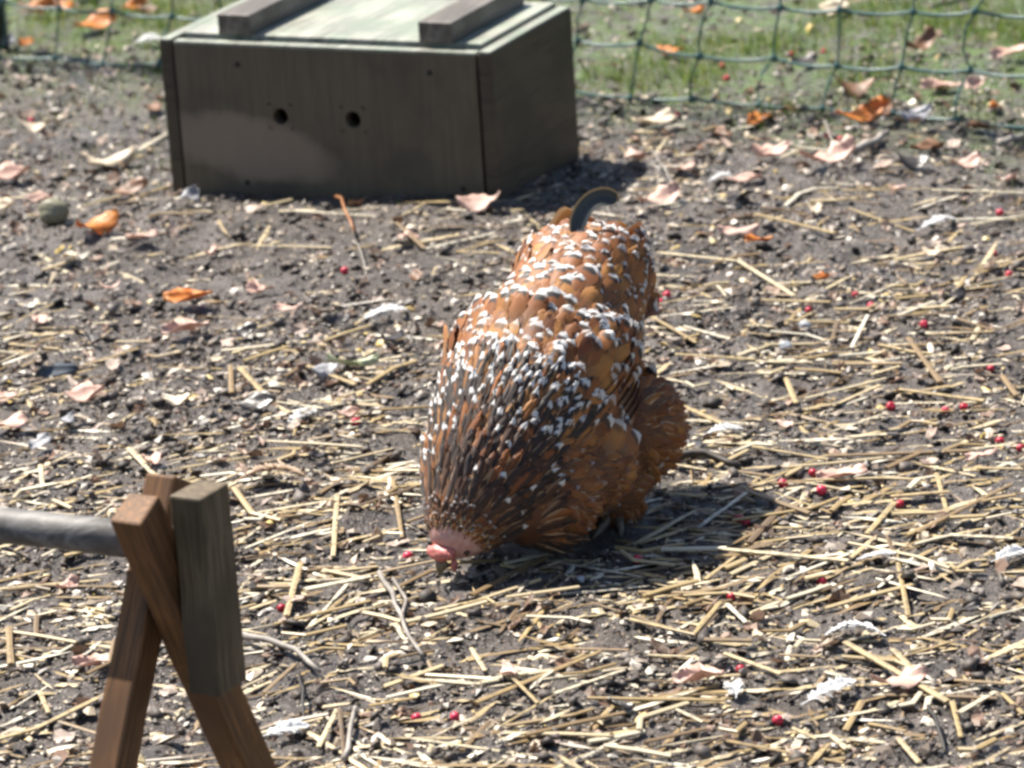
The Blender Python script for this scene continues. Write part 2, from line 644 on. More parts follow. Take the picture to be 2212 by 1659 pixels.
for i in COLS:
    pts = []
    for j in range(ROWS - 1):
        A, B = kn[i, j], kn[i, j + 1]
        sw = rng.normal(0, .004)
        for f in (0, .33, .66):
            pts.append(A.lerp(B, f) - FA + FDIR * sw * (1 if f else 0))
    pts.append(kn[i, ROWS - 1] - FA)
    v, f = tube(pts, .0017, 6)
    link('vertical_strand', new_mesh('vertical_strand', v, f, True), M['net'], fence)
bm = bmesh.new()
bmesh.ops.create_icosphere(bm, subdivisions=1, radius=.0054)
knot_me = bpy.data.meshes.new('knot')
bm.to_mesh(knot_me)
bm.free()
knot_me.materials.append(M['net'])
for (i, j), p in kn.items():
    o = link('knot', knot_me, None, fence)
    o.location = p - FA
    o.scale = (1, 1, 1.35)
for u, vv in ((4, 95), (2700, 300)):
    p = ground_at(u, vv)
    v, f = tube([(0, 0, -.05), (0, 0, .3), (0, 0, .72)], [.012, .0115, .0105], 12)
    o = link('post', new_mesh('post', v, f, True), M['post'], fence)
    o.location = p - FA

# ------------------------------------------------------------------ perch on crossed legs
perch_c = ground_at(348, 1250, .25)
AL, BE, BEA = math.radians(60), math.radians(29.5), math.radians(24.5)
Gd = Vector((math.cos(AL), math.sin(AL), 0))              # spread direction of the legs
Pd = Vector((-math.sin(AL), math.cos(AL), 0))             # along the pole, away to the left
Zd = Vector((0, 0, 1))
HC = .25
perch = empty('perch_trestle', (perch_c.x, perch_c.y, 0))
tag(perch, 'brown timber perch of crossed legs carrying a round grey pole', 'perch')


def timber(name, a, b, width_dir, w, th_dir, th, material, parent, bevel=.0025):
    """A squared timber from a to b; origin at its middle, its length along its own z."""
    a, b = Vector(a), Vector(b)
    ax = (b - a).normalized()
    wd = (Vector(width_dir) - ax * ax.dot(Vector(width_dir))).normalized()
    td = ax.cross(wd).normalized()
    L = (b - a).length
    bm = bmesh.new()
    bmesh.ops.create_cube(bm, size=1)
    for v in bm.verts:
        v.co = Vector((v.co.x * w, v.co.y * th, v.co.z * L))
    bmesh.ops.subdivide_edges(bm, edges=[e for e in bm.edges if abs(e.verts[0].co.z - e.verts[1].co.z) > L * .5], cuts=6)
    for v in bm.verts:
        v.co.x += random.gauss(0, .0005)
        v.co.y += random.gauss(0, .0005)
    bmesh.ops.bevel(bm, geom=[e for e in bm.edges if e.is_manifold and e.calc_face_angle(0) > 1], offset=bevel, segments=2, affect='EDGES', profile=.5)
    o = from_bm(name, bm, material, parent)
    o.matrix_local = Matrix.Translation((a + b) / 2) @ Matrix(((wd.x, td.x, ax.x), (wd.y, td.y, ax.y), (wd.z, td.z, ax.z))).to_4x4()
    return o


def trestle(off):
    cross = Vector((0, 0, HC)) + off
    upA = (-Gd * math.sin(BEA) + Zd * math.cos(BEA))
    upB = (Gd * math.sin(BE) + Zd * math.cos(BE))
    low = HC / math.cos(BE) - .006
    timber('leg', cross - Pd * .004 - upA * low, cross - Pd * .004 + upA * .082, Gd, .036, Pd, .030, M['perch_wood'], perch)
    cb = cross + Pd * .030 + Gd * .034
    timber('leg', cb - upB * low, cb + upB * .072, Gd, .032, Pd, .029, M['perch_wood'], perch)
    c2 = cross - Pd * .037 + Gd * .015
    timber('upright_block', c2 - Zd * .098, c2 + Zd * .079, Gd, .043, Pd, .031, M['block_wood'], perch)


trestle(Vector((0, 0, 0)))
trestle(Pd * .95)
pc = Vector((0, 0, HC + .030)) + Gd * .004
pole_d = (Pd - Zd * .03).normalized()
v, f = tube([pc - pole_d * .015 + pole_d * (q * 1.06) + Vector((0, 0, .0014 * math.sin(q * 9))) for q in np.linspace(0, 1, 10)], [.0160 + .0006 * math.sin(q * 5) for q in range(10)], 20)
link('pole', new_mesh('pole', v, f, True), M['pole_wood'], perch)

# ------------------------------------------------------------------ hen, bent down to peck
HEAD = math.radians(29)
hen_p = ground_at(1222, 1125)
hen = empty('hen', (hen_p.x, hen_p.y, 0), math.atan2(-math.cos(HEAD), -math.sin(HEAD)))
tag(hen, 'speckled chestnut hen bent forward with its head down pecking the straw', 'hen')

# spine stations: forward, left, up, half width, half height
SP = np.array([
    (-.160, -.026, .262, .024, .016), (-.148, -.025, .254, .056, .032), (-.120, -.022, .236, .072, .056), (-.092, -.018, .214, .070, .070),
    (-.052, -.014, .186, .071, .086), (.012, -.010, .152, .090, .096), (.062, -.008, .127, .092, .092), (.103, -.008, .107, .082, .083),
    (.136, -.010, .091, .072, .068), (.162, -.013, .077, .060, .054), (.180, -.016, .065, .047, .043), (.194, -.019, .055, .035, .033),
    (.205, -.022, .046, .025, .025), (.213, -.024, .039, .013, .014)])


def spine(k):
    k = np.clip(np.asarray(k, float), 0, len(SP) - 1)
    return np.stack([np.interp(k, np.arange(len(SP)), SP[:, c]) for c in range(5)], -1)


def spine_smooth(n):
    k = np.linspace(0, len(SP) - 1, n)
    s = spine(k)
    ker = np.array([1, 2, 3, 2, 1.]) / 9
    for _ in range(2):
        pad = np.pad(s, ((2, 2), (0, 0)), 'edge')
        s = sum(ker[i] * pad[i:i + n] for i in range(5))
    return s


SS = spine_smooth(70)
ST = np.gradient(SS[:, :3], axis=0)
ST /= np.linalg.norm(ST, axis=1, keepdims=True)
SIDE = np.stack([-ST[:, 1], ST[:, 0], np.zeros(len(ST))], -1)
SIDE /= np.linalg.norm(SIDE, axis=1, keepdims=True)
SUP = np.cross(ST, SIDE)

bm = bmesh.new()
rings = []
NS = 28
for i in range(len(SS)):
    ring = []
    for k in range(NS):
        a = 2 * math.pi * k / NS
        ca, sa = math.cos(a), math.sin(a)
        e = .88                                         # slightly squared cross-section
        off = SIDE[i] * SS[i, 3] * math.copysign(abs(ca) ** e, ca) + SUP[i] * SS[i, 4] * math.copysign(abs(sa) ** e, sa)
        ring.append(bm.verts.new(SS[i, :3] + off))
    rings.append(ring)
for r0, r1 in zip(rings[:-1], rings[1:]):
    for k in range(NS):
        bm.faces.new((r0[k], r0[(k + 1) % NS], r1[(k + 1) % NS], r1[k]))
bm.faces.new(rings[0][::-1])
bm.faces.new(rings[-1])


def blob(bm, c, r, pitch=0.0, yaw=0.0):
    m = Matrix.Translation(c) @ Matrix.Rotation(yaw, 4, 'Z') @ Matrix.Rotation(pitch, 4, 'Y') @ Matrix.Diagonal((*r, 1))
    bmesh.ops.create_icosphere(bm, subdivisions=3, radius=1, matrix=m)


for s in (-1, 1):
    blob(bm, (-.050, s * .064 - .002, .092), (.054, .048, .054), .3)         # thigh fluff
    blob(bm, (-.010, s * .056, .046), (.034, .030, .050))                    # feathered shank
    blob(bm, (.022, s * .070 - .010, .166), (.072, .024, .056), .45)         # folded wing bulge
    blob(bm, (-.085, s * .025 - .018, .155), (.046, .042, .052), .5)         # vent fluff
blob(bm, (.012, -.012, .158), (.062, .093, .095), .45)                       # cape over the shoulders
blob(bm, (.105, .026, .074), (.062, .066, .056), .3)                         # full breast hanging low
blob(bm, (.045, .020, .082), (.080, .078, .062), .1)
bmesh.ops.recalc_face_normals(bm, faces=bm.faces[:])
tmp_me = bpy.data.meshes.new('hen_blank')
bm.to_mesh(tmp_me)
bm.free()
tmp = bpy.data.objects.new('hen_blank', tmp_me)
C.objects.link(tmp)
md = tmp.modifiers.new('r', 'REMESH')
md.mode, md.voxel_size = 'VOXEL', .0048
md = tmp.modifiers.new('s', 'SMOOTH')
md.factor, md.iterations = .5, 9
dg = bpy.context.evaluated_depsgraph_get()
body_me = bpy.data.meshes.new_from_object(tmp.evaluated_get(dg))
bpy.data.objects.remove(tmp)
body_me.name = 'body'
body_me.polygons.foreach_set('use_smooth', np.ones(len(body_me.polygons), bool))

t = NT('hen skin and down')
geo = t.coord('Object')
sp = t.n('ShaderNodeSeparateXYZ')
t.l(geo, sp.inputs[0])
nz = t.noise(60, 4, .6, geo)
down = t.ramp(nz, [(.3, (.075, .030, .014)), (.7, (.16, .065, .026))])
face = t.ramp(t.noise(140, 3, .6, geo), [(.3, (.44, .21, .18)), (.7, (.56, .37, .33))])
along = t.math('SUBTRACT', t.math('MULTIPLY', sp.outputs[0], .777), t.math('MULTIPLY', sp.outputs[2], .63))
t.color(t.mix(t.smooth(along, .122, .130), down, face))
t.set(Roughness=.75)
t.bump(nz, .4, .003)
M['hen_body'] = t.m
body = link('body', body_me, M['hen_body'], hen)

# plumage: every feather a curved vane with its own colouring by its length
t = NT('speckled plumage')
uv = t.n('ShaderNodeUVMap')
sp = t.n('ShaderNodeSeparateXYZ')
t.l(uv.outputs[0], sp.inputs[0])
at = t.n('ShaderNodeAttribute', attribute_name='tint')
sc = t.n('ShaderNodeSeparateColor')
t.l(at.outputs['Color'], sc.inputs[0])
R_, G_, B_ = sc.outputs[0], sc.outputs[1], sc.outputs[2]
U_, V_ = sp.outputs[0], sp.outputs[1]
cu = t.math('ABSOLUTE', t.math('SUBTRACT', U_, .5))
base = t.ramp(R_, [(0, (.13, .036, .011)), (.5, (.315, .105, .023)), (1, (.54, .25, .060))])
base = t.mix(t.smooth(V_, .0, .6), (.22, .12, .06), base)
barb = t.n('ShaderNodeTexWave', wave_type='BANDS', bands_direction='DIAGONAL')
barb.inputs['Scale'].default_value = 9
barb.inputs['Distortion'].default_value = 1.5
t.l(uv.outputs[0], barb.inputs['Vector'])
base = t.mix(t.math('MULTIPLY', barb.outputs['Fac'], .22), base, (.10, .035, .012))
# edge lighter on plain flight feathers (alpha channel carries that amount)
base = t.mix(t.math('MULTIPLY', t.smooth(cu, .26, .40), at.outputs['Alpha']), base, (.66, .52, .33))
blk = t.math('MULTIPLY', t.math('MULTIPLY', t.smooth(V_, .66, .76), t.math('SUBTRACT', 1.0, t.smooth(cu, .20, .34))), G_)
stripe = t.math('MULTIPLY', t.math('MULTIPLY', t.math('SUBTRACT', 1.0, t.smooth(cu, .20, .38)), t.smooth(V_, .10, .25)), B_)
col = t.mix(t.math('MAXIMUM', blk, stripe), base, (.022, .019, .020))
wht = t.math('MULTIPLY', t.smooth(V_, .83, .90), t.math('MULTIPLY', t.math('GREATER_THAN', G_, .05), t.math('SUBTRACT', 1.0, t.smooth(cu, .26, .38))))
wht = t.math('MULTIPLY', wht, t.math('MINIMUM', t.math('MULTIPLY', G_, 1.2), 1.0))
col = t.mix(wht, col, (.74, .73, .72))
t.color(col)
t.set(Roughness=.62)
t.p.inputs['Sheen Weight'].default_value = .12
t.translucent(col, .24)
M['plumage'] = t.m

vv = np.array([0, .22, .45, .68, .84, .94, 1.0])
ww = np.array([.35, .78, 1.0, .98, .80, .52, .16])
fv, fuv, ff = [], [], []
for i, (y, w) in enumerate(zip(vv, ww)):
    for j, x in enumerate((-1, -.5, 0, .5, 1)):
        fv.append((x * w * .5, y - .05 * abs(x) * w, -.07 * (x * w) ** 2 - .10 * y * y))
        fuv.append((.5 + x * w * .5, y))
for i in range(len(vv) - 1):
    for j in range(4):
        a = i * 5 + j
        ff.append((a, a + 1, a + 6, a + 5))
fv = np.array(fv)

# sample the body surface
body_me.calc_loop_triangles()
nv = len(body_me.vertices)
VC = np.empty(nv * 3)
body_me.vertices.foreach_get('co', VC)
VC = VC.reshape(-1, 3)
VN = np.empty(nv * 3)
body_me.vertices.foreach_get('normal', VN)
VN = VN.reshape(-1, 3)
TR = np.empty(len(body_me.loop_triangles) * 3, np.int32)
body_me.loop_triangles.foreach_get('vertices', TR)
TR = TR.reshape(-1, 3)
AR = np.linalg.norm(np.cross(VC[TR[:, 1]] - VC[TR[:, 0]], VC[TR[:, 2]] - VC[TR[:, 0]]), axis=1)
NCAND = 30000
pick = rng.choice(len(TR), NCAND, p=AR / AR.sum())
r1, r2 = np.sqrt(rng.random(NCAND)), rng.random(NCAND)
bw = np.stack([1 - r1, r1 * (1 - r2), r1 * r2], -1)[:, :, None]
SPt = (VC[TR[pick]] * bw).sum(1)
SN = (VN[TR[pick]] * bw).sum(1)
SN /= np.linalg.norm(SN, axis=1, keepdims=True)
near_i = np.array([np.argmin(((SS[:, :3] - p) ** 2).sum(1)) for p in SPt])
sfrac = near_i / (len(SS) - 1)
upness = (SN * SUP[near_i]).sum(1)
rel = SPt - SS[near_i, :3]
latn = (rel * SIDE[near_i]).sum(1) / SS[near_i, 3]
updn = (rel * SUP[near_i]).sum(1) / SS[near_i, 4]
zone = np.full(NCAND, 1)                                   # 1 back, 2 flank and belly, 3 hackle, 4 head, 0 bare face
zone[(SN[:, 2] < -.12) | (SPt[:, 2] < .10)] = 2
zone[(SPt[:, 2] < .150) & (SPt[:, 0] < .0) & (np.abs(SPt[:, 1]) > .045)] = 2
zone[sfrac > .50] = 3
zone[sfrac > .84] = 4
zone[(SPt[:, 1] > .056) & (SPt[:, 2] < .125) & (zone == 3)] = 2
beakward = SPt[:, 0] * .777 - SPt[:, 2] * .63
zone[beakward > .131] = 0
zone[SPt[:, 2] < .02] = np.where(SPt[SPt[:, 2] < .02][:, 0] < .1, 2, 0)
RAD = {1: .0096, 2: .0066, 3: .0056, 4: .0036}


def feathers(name, zone_ids, parent, build):
    P, N, D, Sz, T = [], [], [], [], []
    for z in zone_ids:
        idx = np.where(zone == z)[0]
        acc = np.empty((0, 3))
        keep = []
        for i in idx:
            if len(acc) == 0 or ((acc - SPt[i]) ** 2).sum(1).min() > RAD[z] ** 2:
                acc = np.vstack([acc, SPt[i]])
                keep.append(i)
        for i in keep:
            q = build(i, z)
            if q is None:
                continue
            d, L, w, lift, tint = q
            n = SN[i]
            d = d - n * d.dot(n)
            d /= np.linalg.norm(d) + 1e-9
            yv = d * math.cos(lift) + n * math.sin(lift)
            zv = n * math.cos(lift) - d * math.sin(lift)
            xv = np.cross(yv, zv)
            P.append(SPt[i] - n * (.0004 if z == 4 else .0010))
            D.append(np.stack([xv, yv, zv], -1))
            Sz.append((w, L, L))
            T.append(tint)
    me = scatter_mesh(name, fv, ff, np.array(D), np.array(Sz), np.array(P), fuv, np.array(T), True)
    co = np.empty(len(me.vertices) * 3)
    me.vertices.foreach_get('co', co)
    me.vertices.foreach_set('co', co + rng.normal(0, .00065, len(co)))
    me.update()
    o = link(name, me, M['plumage'], parent)
    o['kind'] = 'stuff'
    return o


def b_back(i, z):
    d = -ST[near_i[i]] + SUP[near_i[i]] * .04 + rng.normal(0, .20, 3)
    f = sfrac[i]
    L = .030 + .007 * min(1, max(0, (f - .1) * 3)) + rng.normal(0, .003)
    w = L * rng.uniform(.5, .68)
    lift = .15 + rng.random() * .11
    cape = .285 < f < .40
    if cape:                                     # the cape stands off where it meets the saddle
        L, lift = L * rng.uniform(.85, 1.1), lift * rng.uniform(.7, 1.3)
    spot = 1.0 if rng.random() < (.95 if cape else .80) else .0
    return d, L, w, lift, (np.clip(.55 + rng.normal(0, .2), 0, 1), spot * ((.8 if cape else .4) + .6 * rng.random()), .0, 0)


def b_flank(i, z):
    d = -ST[near_i[i]] * .75 + np.array([0, 0, -.55]) * (1 if SPt[i, 2] > .03 else 2) + rng.normal(0, .14, 3)
    L = .028 + rng.normal(0, .003)
    spot = .5 * rng.random() if rng.random() < .30 else 0
    cream = SPt[i, 1] > .03 and rng.random() < .35
    return d, L, L * .30, .09 + rng.random() * .11, (np.clip(.42 + rng.normal(0, .18), 0, 1), spot, 0, .75 if cream else .1)


def b_hackle(i, z):
    d = -ST[near_i[i]] + rng.normal(0, .09, 3)
    if z == 4:
        far = beakward[i] > .122                                     # short pale down towards the face
        return d, .011 if far else .017, .0065, .24, (np.clip((.45 if far else .18) + rng.normal(0, .15), 0, 1), .45 * (rng.random() < .5), .75 * (rng.random() < (.3 if far else .75)), .8 if far else .2)
    L = .048 * (1 - .6 * max(0, sfrac[i] - .5)) + rng.normal(0, .004)
    side = max(0, 1 - abs(latn[i]))
    low = min(1.0, max(0.0, (sfrac[i] - .57) / .12, (.115 - SPt[i, 2]) / .03)) * min(1.0, max(.15, (SPt[i, 1] + .062) / .03))            # the lower neck is darker, with fewer white tips
    return d, L, rng.uniform(.0090, .0125), .13 + rng.random() * .07, (np.clip(.64 - .36 * low + rng.normal(0, .2), 0, 1), .85 * (rng.random() < .62 - .48 * low), (.98 - .25 * low * rng.random()) * (rng.random() < .58 + .34 * low), .15 + .40 * low * rng.random())


feathers('back_plumage', (1,), hen, b_back)
feathers('flank_plumage', (2,), hen, b_flank)
feathers('neck_hackle', (3, 4), hen, b_hackle)


def vane(name, pts, width, side_dir, material, parent, tint, cup=.2, face=None):
    """One long feather along a curve of points, with a cupped vane and a shaft."""
    pts = [Vector(p) for p in pts]
    n = len(pts)
    verts, uvs, faces = [], [], []
    for i, p in enumerate(pts):
        tn = (pts[min(i + 1, n - 1)] - pts[max(i - 1, 0)]).normalized()
        sd = (Vector(side_dir) - tn * tn.dot(Vector(side_dir))).normalized()
        if face is not None:
            sd = Vector(face).cross(tn).normalized()
        nn = sd.cross(tn)
        f = i / (n - 1)
        w = width * (.30 + .70 * min(1, f * 3.2)) * (1 if f < .8 else math.sqrt(max(.02, 1 - ((f - .8) / .2) ** 2)))
        for x in (-1, -.5, -.06, .06, .5, 1):
            verts.append(p + sd * (x * w / 2) - nn * (cup * w * x * x) + nn * (.0012 if abs(x) < .1 else 0))
            uvs.append((.5 + x / 2, f))
    for i in range(n - 1):
        for j in range(5):
            a = i * 6 + j
            faces.append((a, a + 1, a + 7, a + 6))
    bm_me = new_mesh(name, verts, faces, True, uvs, np.tile(np.array(tint, float), (len(verts), 1)))
    return link(name, bm_me, material, parent)


def bez(a, b, c, d, n=10):
    a, b, c, d = map(Vector, (a, b, c, d))
    return [a * (1 - s) ** 3 + b * 3 * s * (1 - s) ** 2 + c * 3 * s * s * (1 - s) + d * s ** 3 for s in np.linspace(0, 1, n)]


# folded wings: long flight feathers with pale edges, covered by the back plumage above
for s in (-1, 1):
    wing = empty('wing')
    wing.parent = hen
    for k in range(7):
        f = k / 6
        a = (.066 - .03 * f, s * (.088 - .002 * f) - .010, .158 - .050 * f)
        d = (-.070 - .012 * f, s * (.070 - .004 * f) - .016, .202 - .066 * f)
        b = Vector(a).lerp(Vector(d), .35) + Vector((0, s * .026, 0))
        c = Vector(a).lerp(Vector(d), .7) + Vector((0, s * .018, 0))
        vane('flight_feather', bez(a, b, c, d), .026, (.35, s * .25, .9), M['plumage'], wing, (.35 + .1 * (k % 3), .0, .25 * (k % 2), .22), .12)

# tail: one bold dark sickle feather curling over, and shorter brown ones round it
t = NT('dark tail feather')
uvn = t.n('ShaderNodeUVMap')
sp = t.n('ShaderNodeSeparateXYZ')
t.l(uvn.outputs[0], sp.inputs[0])
e = t.smooth(sp.outputs[0], .10, .02)
t.color(t.mix(t.math('MAXIMUM', t.smooth(sp.outputs[0], .84, .95), t.smooth(sp.outputs[1], .95, 1.0)), (.032, .036, .034), (.42, .27, .11)))
t.set(Roughness=.38)
M['tail'] = t.m
FACE = (.85, .25, .40)
vane('tail_feather', bez((-.090, -.016, .262), (-.108, -.028, .300), (-.120, -.010, .326), (-.128, .018, .312), 18), .020, (1, 0, 0), M['tail'], hen, (.5, 0, 0, 0), .10, FACE)
vane('tail_feather', bez((-.112, -.052, .244), (-.124, -.058, .266), (-.132, -.052, .284), (-.138, -.040, .292), 12), .026, (1, 0, 0), M['plumage'], hen, (.85, 0, .2, .4), .15, FACE)
vane('tail_feather', bez((-.126, -.006, .236), (-.140, -.002, .258), (-.150, .004, .272), (-.154, .012, .276), 12), .022, (1, 0, 0), M['plumage'], hen, (.9, .0, .0, .3), .15, FACE)
for k in range(12):                                      # short chestnut coverts at the side of the tail
    f = k / 11
    a = Vector((-.118 + .012 * f + rng.normal(0, .003), .000 + .022 * f + rng.normal(0, .005), .246 - .060 * f))
    d = a + Vector((-.034 + rng.normal(0, .004), .022 + rng.normal(0, .005), .016 - .020 * f + rng.normal(0, .006)))
    vane('tail_covert', bez(a, a.lerp(d, .35) + Vector((0, .004, .010)), a.lerp(d, .7) + Vector((0, .006, .010)), d, 9), rng.uniform(.018, .026), (1, 0, 0), M['plumage'], hen,
         (rng.uniform(.05, .4), .6 * (rng.random() < .4), 0, .1), .25, (.75, .5, .4))

# loose downy barbs that soften the outline
idx = np.where((zone > 0) & (zone < 3))[0][:2600]
bn = len(idx)
bd = -ST[near_i[idx]] + rng.normal(0, .35, (bn, 3)) + np.where((zone[idx] == 2)[:, None], np.array([[0, 0, -.5]]), 0)
bd -= SN[idx] * (bd * SN[idx]).sum(1, keepdims=True)
bd /= np.linalg.norm(bd, axis=1, keepdims=True)
la = rng.uniform(.10, .40, (bn, 1))
by = bd * np.cos(la) + SN[idx] * np.sin(la)
bz = SN[idx] * np.cos(la) - bd * np.sin(la)
bx = np.cross(by, bz)
bL = rng.uniform(.014, .030, bn)
me = scatter_mesh('down_barbs', [(-.5, 0, 0), (.5, 0, 0), (.35, .55, -.02), (-.35, .55, -.02), (0, 1, -.10)], [(0, 1, 2, 3), (3, 2, 4)],
                  np.stack([bx, by, bz], -1), np.stack([np.full(bn, .0009), bL, bL], -1), SPt[idx],
                  [(.5, .5)] * 5, np.stack([rng.uniform(.3, 1, bn), np.zeros(bn), np.where((zone[idx] == 3) & (rng.random(bn) < .5), .9, 0), np.zeros(bn)], -1))
link('down_barbs', me, M['plumage'], hen)['kind'] = 'stuff'

# head details
t = NT('red comb skin')
nz = t.noise(180, 3, .6, t.coord('Object'))
t.color(t.ramp(nz, [(.3, (.44, .10, .09)), (.7, (.56, .21, .18))])); t.set(Roughness=.45); t.bump(nz, .5, .002)
M['comb'] = t.m
t = NT('horn beak')
t.color((.16, .12, .07)); t.set(Roughness=.4)
M['beak'] = t.m
t = NT('eye')
t.color((.05, .02, .008)); t.set(Roughness=.15)
M['eye'] = t.m
hd = Vector(SS[-4, :3])
hx = Vector(SS[-1, :3] - SS[-9, :3]).normalized()         # towards the beak
hs = Vector((-hx.y, hx.x, 0)).normalized()
hu = hx.cross(hs)                                         # crown, facing forward
# comb: low serrated blade along the crown
b = bmesh.new()
bmesh.ops.create_icosphere(b, subdivisions=3, radius=1)
for q in b.verts:
    k = 1 + float(vnoise(q.co.x * 1.3 + 4, q.co.y * 1.3 + q.co.z, .35, 77)) * .55
    q.co = hx * (q.co.x * .0075 * k) + hs * (q.co.y * .0170 * k) + hu * (q.co.z * .0080 * k)
o = from_bm('comb', b, M['comb'], hen, True)
o.location = hd + hx * .0095 + hu * .004
bk = hd + hx * .014 - hu * .006
v, f = tube([bk, bk + hx * .006, bk + hx * .013 - hu * .004], [.0085, .0060, .0012], 10)
link('beak', new_mesh('beak', v, f, True), M['beak'], hen)
for s in (-1, 1):
    b = bmesh.new()
    bmesh.ops.create_uvsphere(b, u_segments=12, v_segments=8, radius=.0032)
    o = from_bm('eye', b, M['eye'], hen, True)
    o.location = hd + hs * (s * .0215) - hx * .002 - hu * .006
    b = bmesh.new()
    bmesh.ops.create_icosphere(b, subdivisions=2, radius=1, matrix=Matrix.Diagonal((.0055, .003, .007, 1)))
    for q in b.verts:
        q.co.x += random.gauss(0, .0006)
    o = from_bm('wattle', b, M['comb'], hen, True)
    o.location = hd + hs * (s * .010) + hx * .012 - hu * .011

# legs and feet
t = NT('scaly leg')
nz = t.noise(220, 2, .5, t.coord('Object'))
t.color(t.ramp(nz, [(.35, (.07, .05, .035)), (.65, (.15, .115, .08))])); t.set(Roughness=.5); t.bump(nz, .6, .001)
M['leg'] = t.m
for s in (-1, 1):
    leg = empty('leg')
    leg.parent = hen
    hkz = hz(hen_p.x, hen_p.y)
    ank = Vector((-.008, s * .056, .020 + hkz))
    v, f = tube([(-.030, s * .058, .085), (-.022, s * .057, .05), ank], [.011, .0085, .0075], 10)
    link('shank', new_mesh('shank', v, f, True), M['leg'], leg)
    for an, ln in ((-.55, .036), (0, .044), (.55, .036), (math.pi, .022)):
        d = Vector((math.cos(an), math.sin(an), 0))
        v, f = tube([ank, ank + d * ln * .3 - Zd * .006, ank + d * ln * .7 - Zd * .013, ank + d * ln - Zd * .016, ank + d * (ln + .011) - Zd * .020], [.0072, .0062, .0055, .0042, .0010], 8)
        link('toe', new_mesh('toe', v, f, True), M['leg'], leg)

# ------------------------------------------------------------------ dead leaves, each where it lies


def leaf_mesh(name, L, W, curl, bend, seed, lobes=0.0):
    r = random.Random(seed)
    NU, NV = 9, 7
    top = []
    ph, pw, fq = r.random() * 6, r.uniform(.5, 1.1), r.uniform(12, 26)
    tw = r.uniform(-.5, .5)
    for i in range(NU):
        f = i / (NU - 1)
        w = W * .5 * (math.sin(math.pi * min(1, .04 + f * .94)) ** pw) * (1 + lobes * math.sin(f * fq + ph)) + .0005
        for j in range(NV):
            x = (j / (NV - 1) - .5) * 2
            jag = 1 + (r.random() - .5) * (.42 if abs(x) > .9 else .04)
            ang = curl * x * (0.6 + .6 * f)
            rad = w * jag
            px = rad * (math.sin(ang) / curl if abs(curl) > .05 else x)
            pz = rad * ((1 - math.cos(ang)) / curl if abs(curl) > .05 else 0)
            py = (f - .5) * L
            px += tw * L * (f - .5) ** 2
            pz += .10 * L * math.sin(x * 2.2 + f * 5 + ph) * abs(x)
            pz += bend * L * ((f - .5) ** 2 * 4) + r.gauss(0, .0007) - (.0012 if j == NV // 2 else 0)
            top.append((px, py, pz))
    n = len(top)
    verts = top + [(x, y, z - .0005) for x, y, z in top]
    faces = []
    for i in range(NU - 1):
        for j in range(NV - 1):
            a = i * NV + j
            faces.append((a, a + 1, a + NV + 1, a + NV))
            faces.append((a + n, a + NV + n, a + NV + 1 + n, a + 1 + n))
    rim = [j for j in range(NV)] + [i * NV + NV - 1 for i in range(1, NU)] + [(NU - 1) * NV + j for j in range(NV - 2, -1, -1)] + [i * NV for i in range(NU - 2, 0, -1)]
    for a, b in zip(rim, rim[1:] + rim[:1]):
        faces.append((b, a, a + n, b + n))
    return new_mesh(name, verts, faces, True)


